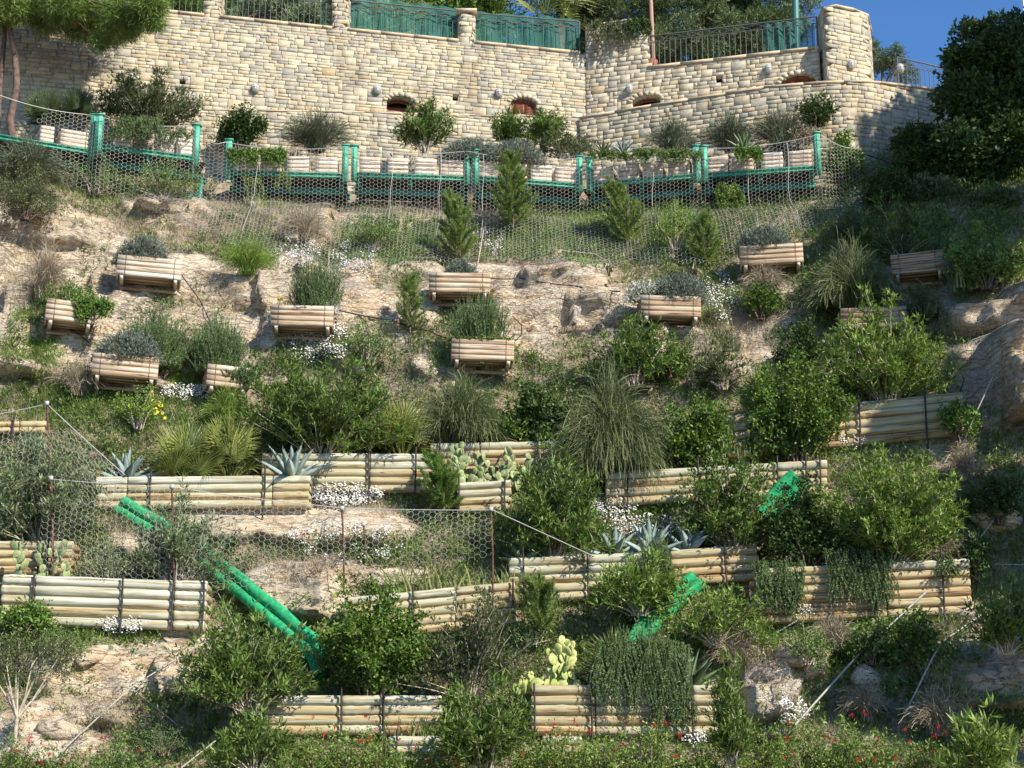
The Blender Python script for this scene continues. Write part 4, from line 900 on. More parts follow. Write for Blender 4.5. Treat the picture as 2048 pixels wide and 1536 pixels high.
low_fence([(100, 958), (345, 975), (685, 1016), (985, 1020)], [(100, 1150), (345, 1190), (685, 1175), (985, 1105)], [24.6, 24.6, 24.9, 24.9], 'hexagonal wire fence on rusty posts across the lower left middle', .085,
          [(102, 958, 1165, 24.58), (100, 958, 1140, 24.75), (344, 975, 1265, 24.45), (684, 1018, 1190, 24.85), (982, 1020, 1200, 24.85), (727, 1050, 1110, 25.4)],
          keep=lambda a, b: ((a > 200) | (b > 1000)) & ~((a > 560) & (a < 800) & (b > 1125)))
low_fence([(-60, 838), (94, 808), (250, 950)], [(-60, 1040), (94, 1020), (250, 1005)], [24.9, 24.9, 24.9], 'upper wire fence bay at the left edge running down from the tall rusty post', .085, [(94, 808, 990, 24.88)], keep=lambda a, b: b > 860)
# cables, ropes and hoses : (pts px,py, forward offset)
def onhill(px, py, f=.12): h = hit(px, py); return P(px, py, h[1] - f)
cable('guy_cable', [P(985, 1020, 24.85), P(1188, 1113, 24.7)], .008, 'rope', 'pale guy cable from the lower fence corner down to the middle log wall')
cable('guy_cable', [onhill(1852, 1184, .2), onhill(1716, 1310, .3), onhill(1590, 1450, .2)], .014, 'rope', 'thick pale rope running diagonally down from the rosemary hung log wall')
cable('guy_cable', [onhill(1982, 1216, .3), onhill(1884, 1284, .2), onhill(1868, 1310, .35), onhill(1800, 1448, .2)], .012, 'rope', 'pale rope bending over the shaded boulder at the lower right')
cable('guy_cable', [onhill(1603, 1236, .2), onhill(1552, 1266, .2)], .010, 'rope', 'short pale rope end below the rosemary curtain')
cable('guy_cable', [onhill(448, 1258, .3), onhill(262, 1375, .4), onhill(112, 1512, .2)], .010, 'rope', 'pale rope crossing the carved earth bank at the lower left')
cable('guy_cable', [onhill(484, 1440, .4), onhill(362, 1536, .4)], .009, 'rope', 'pale rope at the bottom left of the lowest left log wall')
cable('guy_cable', [onhill(262, 1375, .3), onhill(355, 1450, .3)], .005, 'rope', 'thin rope joining the earth bank rope from the right')
cable('guy_cable', [onhill(1985, 755, .5), onhill(1950, 830, .4), onhill(1903, 940, .3)], .010, 'rope', 'pale rope slanting down left of the sunlit boulder')
cable('guy_cable', [onhill(2060, 945, .5), onhill(1955, 1082, .4)], .008, 'rope', 'pale rope at the right edge in shade')
cable('guy_cable', [onhill(2060, 640, .4), onhill(1945, 680, .4)], .012, 'rope', 'pale cable along the top of the sunlit boulder')
cable('guy_cable', [onhill(1990, 765, .4), onhill(1920, 762, .3)], .005, 'rope', 'thin taut cable level across the boulder shadow')
cable('guy_cable', [onhill(1990, 1128, .3), onhill(2060, 1130, .3)], .006, 'rope', 'thin twine right of the dry grass tuft')
cable('guy_cable', [P(102, 958, 24.58), onhill(0, 1030, .4), onhill(-30, 1042, .3)], .006, 'rope', 'thin cable going left from the front rusty post')
cable('drip_hose', [onhill(980, 556, .45), onhill(1040, 556), onhill(1150, 572), onhill(1240, 583, .2)], .012, 'hose', 'black hose from the clean middle planter to the daisy planter', 'hose', .02)
cable('drip_hose', [onhill(668, 618, .4), onhill(780, 640), onhill(860, 662), onhill(902, 678, .3)], .012, 'hose', 'black hose between the two rosemary planters', 'hose', .02)
cable('drip_hose', [onhill(363, 550, .3), onhill(400, 600), onhill(418, 640), onhill(432, 665)], .011, 'hose', 'black hose hanging below the whitish planter', 'hose')
cable('drip_hose', [onhill(120, 645, .2), onhill(160, 670), onhill(183, 690, .2)], .010, 'hose', 'black hose between the two lower left hung planters', 'hose')
cable('drip_hose', [onhill(1025, 632, .3), onhill(1043, 650, .3), onhill(1043, 670, .3), onhill(1030, 682, .3)], .009, 'hose', 'looped black hose right of the lower rosemary planter', 'hose')
cable('drip_hose', [P(1690, 290, 32.6), P(1760, 318, 32.4), P(1830, 345, 32.3)], .016, 'hose', 'black hoses curving off the right end of the frame row', 'hose', .03)
cable('drip_hose', [onhill(1905, 700, .4), onhill(1928, 760, .5), onhill(1905, 830, .3)], .010, 'hose', 'thin black hose left of the sunlit boulder', 'hose')
cable('dry_branch', [onhill(1110, 500, .2), onhill(1190, 508, .25), onhill(1215, 525, .2)], .012, 'bark_pale', 'bare pale branch lying above the smooth middle rock', 'branch')
for (x0, y0, x1, y1, lab) in ((968, 455, 955, 530, 'pale wooden stake leaning beside the clean middle planter'), (878, 430, 884, 520, 'thin pale stake left of the clean middle planter'), (1392, 505, 1384, 545, 'pair of pale stakes under a young bush near the brown planter'), (1165, 470, 1155, 500, 'short pale stick above the middle rock'), (658, 500, 657, 555, 'thin pale stake above the upright rosemary planter')):
    cable('wooden_stake', [onhill(x0, y0, .25), onhill(x1, y1, .1)], .011, 'bark_pale', lab, 'stake')
# ------------------------------------------------------------------ green sleeves
def sleeve(pts, rad, label):
    P_ = curve_pts(pts, 0, 6 if len(pts) > 4 else 3); rt = thing('drain_sleeve', label, 'pipe', P_[0])
    d = nrm(P_[-1] - P_[0]); s = nrm(np.cross(d, [0, 1, 0]))
    for k in (-1, 1):
        q = P_ + s * k * rad * .95; q = q + .006 * np.stack([np.sin(np.arange(len(q)) * 1.3 + k)] * 3, -1)
        V, F, _ = tubes(q, rad * (1 + .02 * np.sin(np.arange(len(q)) * 1.9 + k)), 14); obj('sleeved_tube', V, F, M['sleeve'], rt, smooth=True)
    for t in range(3, len(P_), 8):
        th = np.linspace(0, 2 * pi, 20); c = P_[t]; ring = c + np.outer(np.cos(th), s) * rad * 2.0 + np.outer(np.sin(th), np.cross(s, d)) * rad * 1.08
        V, F, _ = tubes(ring, .008, 4); obj('tie_band', V, F, M['green_dark'], rt)
sleeve([onhill(240, 1012, .12), onhill(320, 1058, .22), onhill(425, 1128, .25), onhill(520, 1205, .3), onhill(622, 1290, .3), onhill(650, 1340, .3)], .082, 'pair of bright green sleeved tubes running diagonally down behind the lower left fence')
sleeve([onhill(1600, 958, .35), onhill(1570, 985, .35), onhill(1530, 1035, .2)], .105, 'green sleeved tube pair emerging under the log wall below the drooping broom')
sleeve([onhill(1395, 1158, .3), onhill(1340, 1205, .3), onhill(1285, 1262, .3), onhill(1250, 1330, .2)], .08, 'green sleeved tube pair slanting down left at the lower centre right')
for (px, py, lab, f) in ((192, 943, 'yellow plant tag at the left end of the fan palm log wall', .4), (690, 900, 'yellow plant tag on the pale log wall under the big oleander', .35), (1293, 918, 'yellow plant tag below the great drooping broom', .4), (560, 598, 'yellow plant tag on the upright rosemary planter', .5), (1805, 1096, 'yellow plant tag left of the dry grass tuft', .4), (1827, 493, 'yellow plant tag on the tilted shaded planter', .5)):
    q = onhill(px, py, f); rt = thing('plant_tag', lab, 'plant tag', q, 'yellow plant tags')
    V, F, _ = box(q, (.085, .012, .055)); obj('tag_plate', V, F, M['yellow'], rt); V, F, _ = box(q - [0, -.0, .09], (.016, .01, .16)); obj('tag_stake', V, F, M['yellow'], rt)
# ------------------------------------------------------------------ plants
def stem_set(n, w, h, dp=None, tmin=.45, curve=1.25, lean=(0, 0), K=7, base=.12, up=.85):
    dp = dp or w * .8
    az = R.uniform(0, 2 * pi, n); u = np.sqrt(R.random(n)) * np.where(R.random(n) < .15, 1.18, 1); lob = .78 + .42 * vn(np.cos(az) * 1.6 + w * 7, np.sin(az) * 1.6 + h * 5, 3); rx = np.cos(az) * u * w / 2 * lob * 1.05; ry = np.sin(az) * u * dp / 2 * lob
    H = h * np.sqrt(np.clip(1 - .72 * u ** 2, .05, 1)) * R.uniform(tmin, 1.04, n) * np.where(R.random(n) < .12, 1.14, 1) * (.82 + .3 * vn(rx * 2.2 + w * 3, ry * 2.2, 5))
    t = np.linspace(0, 1, K)[None, :]
    bx = rx * base + R.normal(0, .03, n); by = ry * base + R.normal(0, .03, n)
    X = bx[:, None] + (rx - bx)[:, None] * t ** curve + lean[0] * t ** 2; Y = by[:, None] + (ry - by)[:, None] * t ** curve + lean[1] * t ** 2
    Z = H[:, None] * t ** up
    wob = .03 * h
    X = X + wob * np.sin(t * 6 + az[:, None] * 5) * t; Y = Y + wob * np.cos(t * 5 + az[:, None] * 7) * t
    return np.stack([X, Y, Z], -1)
def along(S, m, t0=.3, t1=1.0, pw=.8):
    n, K, _ = S.shape; t = t0 + (t1 - t0) * R.random((n, m)) ** pw; f = t * (K - 1); i = np.minimum(f.astype(int), K - 2); fr = (f - i)[..., None]
    ii = np.arange(n)[:, None]; A = S[ii, i]; B = S[ii, i + 1]
    return (A + (B - A) * fr).reshape(-1, 3), nrm(B - A).reshape(-1, 3), t.ravel()
def plant_root(label, cat, loc, group=None, name='shrub'): return thing(name, label, cat, loc, group)
def addl(name, V, F, mat, rt, r, smooth=False): return obj(name, V, F, M[mat], rt, rnd=r, local=True, smooth=smooth)
def oleander(rt, w, h, mat='oleander', dens=1.0, L=.118, W=.023, stem='bark_pale', skirt=.15, tmin=.3, nst=None):
    n = nst or int(14 + w * h * 26); S = stem_set(n, w, h, tmin=tmin)
    N = int(w * h * 4800 * dens) + 100; m = max(6, N // (n * 4))
    # twigs near the stem ends, each carrying a whorled tuft
    Bt, Dt, t = along(S, m, skirt, 1.0, .7)
    tw = nrm(Dt + rv(len(Bt)) * .75 + [0, 0, .35]); ln = R.uniform(.03, .24, len(Bt)); E = Bt + tw * ln[:, None]
    B4 = np.repeat(E, 4, 0); D4 = np.repeat(tw, 4, 0); D = nrm(D4 * .75 + rv(len(B4)) * .85 + [0, 0, .12])
    sh = np.repeat(R.random(len(E)), 4) * .5 + R.random(len(B4)) * .5
    V, F, r = leaves(B4, D, R.uniform(.7, 1.15, len(B4)) * L, W * R.uniform(.8, 1.2, len(B4)), sh); addl('foliage', V, F, mat, rt, r)
    q = S; rad = np.linspace(.011, .003, S.shape[1])[None, :] * np.ones((n, 1)) * (.7 + .3 * h)
    V, F, r = tubes(q, rad, 3); addl('stems', V, F, stem, rt, r)
def laurel(rt, w, h, mat='laurel', dens=1.0, L=.058, W=.032, stem='bark'):
    n = int(12 + w * h * 20); S = stem_set(n, w, h, tmin=.5)
    N = int(w * h * 7800 * dens) + 60; m = max(8, N // (n * 5))
    Bt, Dt, t = along(S, m, .12, 1.0, .6); tw = nrm(Dt * .6 + rv(len(Bt)) + [0, 0, .3]); E = Bt + tw * R.uniform(.02, .20, len(Bt))[:, None]
    B5 = np.repeat(E, 5, 0) + R.normal(0, .02, (len(E) * 5, 3)); D = nrm(np.repeat(tw, 5, 0) * .6 + rv(len(B5))); sh = np.repeat(R.random(len(E)), 5) * .6 + R.random(len(B5)) * .4
    V, F, r = leaves(B5, D, L * R.uniform(.7, 1.2, len(B5)), W * R.uniform(.8, 1.2, len(B5)), sh, up=.5, mid=.5); addl('foliage', V, F, mat, rt, r)
    V, F, r = tubes(S, np.linspace(.014, .003, 7)[None, :] * np.ones((n, 1)), 3); addl('stems', V, F, stem, rt, r)
def broom(rt, w, h, mat='broom', dens=1.0, droop=.5, W=.007):
    n = int(w * h * 620 * dens) + 80; az = R.uniform(0, 2 * pi, 26)[R.integers(0, 26, n)] + R.normal(0, .22, n); W = W * 1.15; u = R.random(n) ** .6; rx = np.cos(az) * u * w / 2; ry = np.sin(az) * u * w * .42
    H = h * np.sqrt(1 - .62 * u ** 2) * R.uniform(.5, 1.05, n); K = 6; t = np.linspace(0, 1, K)[None, :]; sp = 1.1 if droop < .4 else .72
    if droop > .6: H = h * np.sqrt(1 - .35 * u ** 2) * R.uniform(.45, 1.08, n) * (.75 + .25 * np.sin(az * 2.3) ** 2)
    X = rx[:, None] * t ** sp + R.normal(0, .05 * w, n)[:, None] * (1 - t * .2); Y = ry[:, None] * t ** sp + R.normal(0, .05 * w, n)[:, None]
    dz = droop * u[:, None] * H[:, None] * t ** 3 * 1.3
    Z = H[:, None] * (t * 1.35 - .35 * t * t) - dz + .02 * np.sin(t * 9 + az[:, None] * 9)
    S = np.stack([X + .03 * np.sin(t * 7 + az[:, None] * 3), Y, Z], -1)
    cf = np.sin(az * 3.7 + w) * .5 + .5; dead = R.random(n) < .06; V, F, r = ribbons(S, nrm(np.cross(rv(n), [0, 0, 1.0])), W * np.linspace(1.2, .5, K)[None, :], np.where(dead, 1, cf * .5 + R.random(n) * .4))
    # side sprays
    Bt, Dt, tt = along(S, 3, .3, .95); D = nrm(Dt + rv(len(Bt)) * .45 - [0, 0, droop * .3]); L_ = R.uniform(.1, .3, len(Bt)) * h ** .5
    P2 = np.stack([Bt, Bt + D * L_[:, None] * .5, Bt + D * L_[:, None] - [0, 0, .03 + droop * .06]], 1)
    V2, F2, r2 = ribbons(P2, nrm(np.cross(rv(len(Bt)), D)), W * .8, R.random(len(Bt)))
    V, F, r = merge([(V, F, r), (V2, F2, r2)]); addl('stems', V, F, mat, rt, r)
def needly(rt, S, m, L, W, mat, t0=.05, spread=.8, name='foliage', dr=(0, 0, .2)):
    B, D, t = along(S, m, t0, 1.0, .9); D2 = nrm(D * .7 + rv(len(B)) * spread + np.array(dr)); V, F, r = leaves(B, D2, L * R.uniform(.6, 1.2, len(B)), W * 1.15, up=.3, tri=True); return addl(name, V, F, mat, rt, r)
def rosemary(rt, w, h, mat='rosemary', dens=1.0):
    n = int(w * h * 420 * dens) + 50; S = stem_set(n, w, h, tmin=.6, base=.6, curve=1.1, up=1.0)
    needly(rt, S, int(44), .032, .010, mat, spread=1.0)
    V, F, r = tubes(S, .0025, 3); addl('stems', V, F, 'rosemary', rt, r)
def trailing(rt, w, h, mat='rosemary', dens=1.0, L=.034, Wd=.012, ragged=.4, d=.35, m=80):
    """curtain hanging h below the root, spreading w"""
    n = int(w * 95 * dens) + 10; x = R.uniform(-w / 2, w / 2, n); g = .55 + .45 * vn(x * 5 + 3, x * 0, int(R.integers(99))); hh = h * g * R.uniform(1 - ragged, 1.05, n)
    K = 9; t = np.linspace(0, 1, K)[None, :]; y0 = R.uniform(.0, d, n)
    Y = y0[:, None] * (1 - t) ** 2 - (.08 + .10 * R.random(n))[:, None] * np.minimum(t * 4, 1); Z = .10 * np.sin(np.minimum(t * 5, 1) * pi) * R.random(n)[:, None] - hh[:, None] * np.clip((t - .12) / .88, 0, 1)
    X = x[:, None] + .04 * np.sin(t * 6 + x[:, None] * 20) + R.normal(0, .04, n)[:, None] * t
    S = np.stack([X, Y + .02 * np.sin(t * 9 + x[:, None] * 9), Z], -1); needly(rt, S, m, L, Wd, mat, 0, 1.0, dr=(0, 0, -.1))
    V, F, r = tubes(S, .003, 3); addl('stems', V, F, 'rosemary', rt, r)
def cushion(rt, w, h, mat='lavender', dens=1.0, dp=None):
    dp = dp or w * .7; n = int(w * (h + .15) * 2600 * dens) + 250; d = rv(n); d[:, 2] = np.abs(d[:, 2]); lump = .85 + .25 * vn(d[:, 0] * 3 + w, d[:, 1] * 3 + d[:, 2] * 2, 4)
    P0 = d * np.array([w / 2, dp / 2, h]) * lump[:, None] * R.uniform(.62, 1.0, n)[:, None]
    K = 3; B = np.repeat(P0, 5, 0) + R.normal(0, .012, (n * 5, 3)); D = nrm(np.repeat(d, 5, 0) + rv(n * 5) * .8 + [0, 0, .4])
    V, F, r = leaves(B, D, R.uniform(.025, .055, n * 5), .014, up=.3, tri=True); addl('foliage', V, F, mat, rt, r)
    S = np.stack([np.zeros_like(P0), P0 * .5, P0 * .95], 1)[::6]; V, F, r = tubes(S, .004, 3); addl('stems', V, F, 'bark', rt, r)
def saplingpine(rt, w, h, mat='pine', dens=1.0):
    n = int(26 + h * 30); z = h * (.04 + .86 * np.linspace(0, 1, n)); az = np.arange(n) * 2.4; az = az + R.normal(0, .5, n); Lb = w / 2 * (1.0 - .92 * (z / h) ** 1.3) * R.uniform(.45, 1.15, n) + .05; z = z + R.normal(0, .04 * h, n)
    K = 6; t = np.linspace(0, 1, K)[None, :]
    X = np.cos(az)[:, None] * Lb[:, None] * t; Y = np.sin(az)[:, None] * Lb[:, None] * t; Z = np.maximum(z, .03)[:, None] + Lb[:, None] * R.uniform(.5, 1.5, n)[:, None] * t ** 1.5
    S = np.stack([X, Y, Z], -1); T = np.stack([np.zeros(K), np.zeros(K), np.linspace(h * .6, h, K)], -1)[None]
    ll = R.normal(0, .12, 2) * h; S[..., 0] += ll[0] * (S[..., 2] / h) ** 2; T[..., 0] += ll[0] * (T[..., 2] / h) ** 2; S += .02 * np.sin(S[..., ::-1] * 14); SS = np.concatenate([S, T, T]); B, D, tt = along(SS, int(260 * dens * max(1, h)), .12, 1.0, .8); D2 = nrm(D * .8 + rv(len(B)) * .9 + [0, 0, .2])
    V, F, r = leaves(B + rv(len(B)) * .015, D2, R.uniform(.05, .10, len(B)), .0075, up=.2, tri=True); addl('foliage', V, F, mat, rt, r)
    V, F, r = merge([tubes(S, .006, 3), tubes(np.array([[0, 0, 0], [0, 0, h * .5], [0, 0, h]]), [.018, .012, .004], 5)]); addl('trunk', V, F, 'bark', rt, r)
def fanpalm(rt, w, h, mat='palm', n=30):
    for k in range(n):
        az = R.uniform(0, 2 * pi); el = R.uniform(.15, 1.45); Lp = R.uniform(.45, .62); tip = np.array([cos(az) * cos(el) * w / 2 * Lp, sin(az) * cos(el) * w / 2 * Lp, sin(el) * h * Lp + .04])
        d = nrm(tip + [0, 0, .0]); s = nrm(np.cross(d, rv(1)[0] * .5 + [0, 0, 1])); nn = np.cross(s, d); m = 19; a = np.linspace(-1.45, 1.45, m)
        Lf = (.56 * (w + h) / 2) * (1 - .22 * np.abs(a / 1.45)) * R.uniform(.9, 1.08, m)
        dd = np.cos(a)[:, None] * d + np.sin(a)[:, None] * s + nn * .12; PL = np.stack([np.repeat(tip[None], m, 0), tip + dd * Lf[:, None] * .55 + nn * .01, tip + dd * Lf[:, None] - [0, 0, .05 * w]], 1)
        V1, F1, r1 = ribbons(PL, nrm(np.cross(dd, nn) + nn * .3), np.array([[.010, .019, .002]]) * (w / 1.0) ** .5, R.random(m) * .6 + R.random() * .4)
        V2, F2, r2 = tubes(np.stack([np.array([0, 0, .0]), tip * .5 + [0, 0, .02], tip]), .006, 3)
        V, F, r = merge([(V1, F1, r1), (V2, F2, np.full(len(F2), .4))]); addl('frond', V, F, mat, rt, r)
def agave(rt, w, h, mat='agave', n=13, wd=.155, striped=False):
    for k in range(n):
        az = k * 2.4 + R.uniform(-.2, .2); el = 1.42 - 1.0 * (k / n) + R.uniform(-.1, .1); Ln = h * R.uniform(.85, 1.05) if el > .8 else max(h, w / 2) * R.uniform(.75, 1)
        K = 8; t = np.linspace(0, 1, K); d = np.array([cos(az), sin(az)]); out = cos(el) * Ln * t * (1 + .25 * t); zz = sin(el) * Ln * t - .18 * Ln * t ** 2 * (1.2 - sin(el)) + (.10 * Ln * (t > .8) * 0)
        c = np.stack([d[0] * out, d[1] * out, zz], 1); T = nrm(np.gradient(c, axis=0)); S = nrm(np.cross(T, np.array([0, 0, 1.0])) + 1e-6); Nn = np.cross(S, T)
        ww = wd * np.interp(t, [0, .15, .45, .8, 1], [.7, .6, 1, .55, .03]); V = np.stack([c - S * ww[:, None] / 2 + Nn * ww[:, None] * .25, c - S * ww[:, None] * .32 + Nn * ww[:, None] * .10, c - Nn * .004, c + S * ww[:, None] * .32 + Nn * ww[:, None] * .10, c + S * ww[:, None] / 2 + Nn * ww[:, None] * .25, c - Nn * ww[:, None] * .22], 1)
        i = np.arange(K * 6).reshape(K, 6); F = np.stack([i[:-1], i[1:], np.roll(i[1:], -1, 1), np.roll(i[:-1], -1, 1)], -1)
        if striped: r = np.tile(np.array([.9, .2, .2, .9, .2, .2]), K - 1)
        else: r = np.full((K - 1) * 6, R.random())
        addl('leaf', V.reshape(-1, 3), F.reshape(-1, 4), mat, rt, r, smooth=not striped)
_pad = None
def pear(rt, w, h, mat='cactus', n=60, size=.13):
    n = int(n * 1.3)
    th = np.linspace(0, 2 * pi, 13)[:-1]; rings = []
    for a in np.linspace(0, pi, 6): rings.append(np.stack([np.sin(a) * np.cos(th) * .36, np.sin(a) * np.sin(th) * .09, .5 - .5 * np.cos(a) * np.ones(12)], 1))
    V = np.concatenate(rings); V[:, 0] *= .75 + .5 * V[:, 2]; i = np.arange(72).reshape(6, 12); F = np.stack([i[:-1], np.roll(i[:-1], -1, 1), np.roll(i[1:], -1, 1), i[1:]], -1).reshape(-1, 4)
    mes = [mesh_data('pad', V, F, M[mat], rnd=float(v), smooth=True) for v in (0, .35, .7, 1)]
    tips = []
    def put(p, yaw, tilt, s, roll):
        o = bpy.data.objects.new('pad', RS.choice(mes)); COL.objects.link(o); o.parent = rt; o.location = p; o.scale = (s, s, s); o.rotation_mode = 'ZYX'
        o.rotation_euler = (tilt, roll, yaw); from mathutils import Euler
        mt = Euler((tilt, roll, yaw), 'ZYX').to_matrix(); tips.append((np.array(p) + np.array(mt @ Vector((0, 0, s * .93))), mt, s))
    nb = max(4, n // 3)
    for k in range(nb): put((RS.uniform(-w * .4, w * .4), RS.uniform(-.12, .2), RS.uniform(-.02, .04)), RS.uniform(-1.2, 1.2), RS.uniform(-.3, .3), size * RS.uniform(1.0, 1.4), RS.uniform(-.5, .5))
    c = nb; tries = 0
    while c < n and tries < n * 20:
        tries += 1; p, mt, s = max(RS.choice(tips), RS.choice(tips), key=lambda q_: q_[0][2]); pp = p + np.array(mt @ Vector((RS.uniform(-.25, .25) * s, 0, -.06 * s)))
        if pp[2] > h - size * .8 or abs(pp[0]) > w / 2: continue
        put(pp, RS.uniform(-1.2, 1.2), RS.uniform(-.35, .3), size * RS.uniform(.75, 1.15), RS.uniform(-.75, .75)); c += 1
def strap(rt, w, h, mat='strap', dens=1.0):
    n = int(w * 95 * dens) + 12; x = R.uniform(-w / 2, w / 2, n); y = R.uniform(-.15, .2, n); az = R.uniform(0, 2 * pi, n); H = h * R.uniform(.5, 1.1, n); o = H * R.uniform(.15, .7, n); K = 5; t = np.linspace(0, 1, K)[None]
    S = np.stack([x[:, None] + np.cos(az)[:, None] * o[:, None] * t ** 1.6, y[:, None] + np.sin(az)[:, None] * o[:, None] * t ** 1.6, H[:, None] * (t * 1.25 - .35 * t ** 2.5)], -1)
    V, F, r = ribbons(S, nrm(np.cross(rv(n), [0, 0, 1.0])), np.array([[.022, .024, .02, .012, .001]]), R.random(n)); addl('leaves', V, F, mat, rt, r)
def weedy(rt, w, h, mat='ivy', dens=1.0, L=.035, W=.02): laurel(rt, w, h, mat, dens * 1.1, L, W, 'bark_pale')
def dryt(rt, w, h, mat='dry', dens=1.0): broom(rt, w, h, mat, dens * .8, .3, .005)
def creeper(rt, w, h, mat='ivy', dens=1.0): trailing(rt, w, h, mat, dens * 1.3, .035, .024, .7, .4, 50)
KIND = dict(oleander=(oleander, 'shrub', 'oleander_shrub'), laurel=(laurel, 'shrub', 'evergreen_shrub'), broom=(broom, 'shrub', 'broom_shrub'), rosemary=(rosemary, 'shrub', 'rosemary_bush'), trailing=(trailing, 'trailing plant', 'trailing_rosemary'),
            cushion=(cushion, 'cushion plant', 'cushion_plant'), pine=(saplingpine, 'young tree', 'pine_sapling'), palm=(fanpalm, 'palm', 'fan_palm'), agave=(agave, 'agave', 'agave'), pear=(pear, 'cactus', 'prickly_pear'),
            strap=(strap, 'strap leaf plant', 'strap_leaf_plant'), weedy=(weedy, 'green bush', 'green_bush'), dry=(dryt, 'dry grass tuft', 'dry_grass_tuft'), creeper=(creeper, 'creeper', 'creeper'))
def plant(kind, x0, x1, yt, yb, label, Y=None, fwd=.25, **kw):
    px = (x0 + x1) / 2
    if Y is None: Yb = hit(px, yb)[1] - fwd
    else: Yb = Y
    p = P(px, yb, Yb); s = mpp(p); w = (x1 - x0) * s; h = (yb - yt) * s / CS * .99
    if kind in ('rosemary', 'pine'): h *= 1.15; w *= 1.1
    fn, cat, nm = KIND[kind]
    hang = kind in ('trailing', 'creeper'); best = None
    if Y is None:
        for w_ in WI:
            ax, ay = proj(w_['A']); cx_, cy_ = proj(w_['C'])
            if not ax - 20 < px < cx_ + 20: continue
            t_ = (px - ax) / (cx_ - ax); wt = ay + (cy_ - ay) * t_; q_ = w_['A'] + (w_['C'] - w_['A']) * t_
            lo, hi = (-95, 40) if hang else (-26, 34)
            yy = yt if hang else yb
            if wt + lo < yy < wt + hi and (best is None or abs(yy - wt) < abs(best[0])): best = (yy - wt, q_, wt)
    if best is not None:
        q_ = best[1]; s = mpp(q_)
        if hang: p = P(px, yt, q_[1] - .05)
        else: p = q_ + [0, .26, -.10]; h = (best[2] - yt) * s / CS + .10
        w = (x1 - x0) * s 
    elif hang: p = P(px, yt, Yb)
    rt = thing(nm, label, cat, p); fn(rt, w, h, **kw); return rt
O = dict
# upper terrace
plant('oleander', 200, 388, 140, 262, 'brownish green shrub in front of the wall lamp nearest the pine', Y=32.2, mat='oleander_dull', dens=.9)
plant('laurel', 434, 522, 205, 300, 'small dark upright evergreen bush in front of the wall, beside the gap between frames', Y=33.0, mat='laurel_dark')
plant('broom', 552, 712, 222, 302, 'wide grey green broom tuft between the dark upright bush and the open arched window', Y=33.1, mat='broom_grey', droop=.15)
plant('oleander', 800, 896, 208, 306, 'oleander shrub rising in front of the open arched window', Y=33.3, tmin=.5)
plant('oleander', 985, 1048, 212, 305, 'slim oleander shrub just left of the red brown shuttered window', Y=33.6, tmin=.5)
plant('oleander', 1055, 1130, 222, 305, 'oleander shrub right of the red brown shuttered window', Y=33.6, tmin=.5)
plant('cushion', 870, 1010, 276, 328, 'grey lavender cushion spilling over the frame left of the lowest oleander', Y=32.9)
plant('cushion', 950, 1100, 280, 335, 'wide grey green cushion below the shuttered window', Y=32.9)
plant('oleander', 1080, 1190, 262, 320, 'sparse low shrub between the grey cushion and the red aloe', Y=33.3, mat='oleander_dull', dens=.5)
plant('agave', 1185, 1230, 278, 312, 'small reddish aloe rosette at the foot of the wall near the inner corner', Y=33.2, mat='oleander_dull', n=14, wd=.05)
plant('agave', 1225, 1268, 272, 310, 'small pale aloe rosette right of the reddish one', Y=33.2, mat='agave', n=14, wd=.05)
plant('broom', 1290, 1405, 228, 312, 'grey green broom left of three along the right wall', Y=32.9, mat='broom_grey', droop=.2)
plant('broom', 1398, 1512, 222, 300, 'grey green broom in the middle of three along the right wall', Y=32.8, mat='broom_grey', droop=.2)
plant('broom', 1500, 1618, 208, 292, 'grey green broom nearest the corner, right of three', Y=32.7, mat='broom_grey', droop=.2)
plant('oleander', 1600, 1664, 180, 272, 'slim dark leaved shrub in front of the stone corner', Y=32.7, mat='laurel_dark', L=.07, W=.028, dens=1.2)
plant('weedy', 1570, 1655, 258, 290, 'low reddish brown withered shrub below the slim dark shrub', Y=32.5, mat='dry')
plant('agave', 1462, 1512, 262, 306, 'yellow striped agave behind the rightmost frame', Y=32.3, mat='agave_striped', striped=True, n=16, wd=.07)
plant('creeper', 1468, 1522, 298, 345, 'bright green plant hanging over the rightmost frame', Y=31.95)
plant('creeper', 1435, 1482, 372, 470, 'long yellow green creeper hanging under the rightmost frame', Y=32.1, mat='oleander_bright')
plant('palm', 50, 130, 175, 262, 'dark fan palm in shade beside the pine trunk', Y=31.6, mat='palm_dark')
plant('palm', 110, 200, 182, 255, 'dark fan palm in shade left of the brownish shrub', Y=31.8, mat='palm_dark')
plant('trailing', 222, 325, 238, 318, 'trailing rosemary curtain over the second green frame', Y=31.0, dens=1.4)
plant('trailing', 318, 388, 262, 312, 'thin trailing rosemary at the right half of the second green frame', Y=31.4, dens=.5)
plant('creeper', 458, 572, 300, 355, 'ivy sheet draped over the left planters of the third frame', Y=32.25)
plant('creeper', 490, 528, 350, 430, 'green creeper strand hanging below the third frame', Y=32.4, mat='oleander_bright', dens=.7)
plant('creeper', 545, 580, 350, 410, 'short green creeper strand hanging right of the longer one below the third frame', Y=32.4, mat='oleander_bright', dens=.7)
plant('creeper', 1270, 1400, 300, 345, 'weedy growth along the top of the frame right of the lowest point', Y=32.4, mat='weed', dens=.6)
plant('creeper', 1180, 1290, 305, 338, 'low weeds over the first planters right of the lowest point', Y=32.7, mat='weed', dens=.5)
plant('laurel', 1645, 1722, 250, 370, 'netted green bush right of the rightmost frame', Y=32.4, mat='ivy', dens=.8)
plant('laurel', 1655, 1730, 350, 480, 'shaded green bush under the net below the stone corner', Y=32.3, mat='laurel')
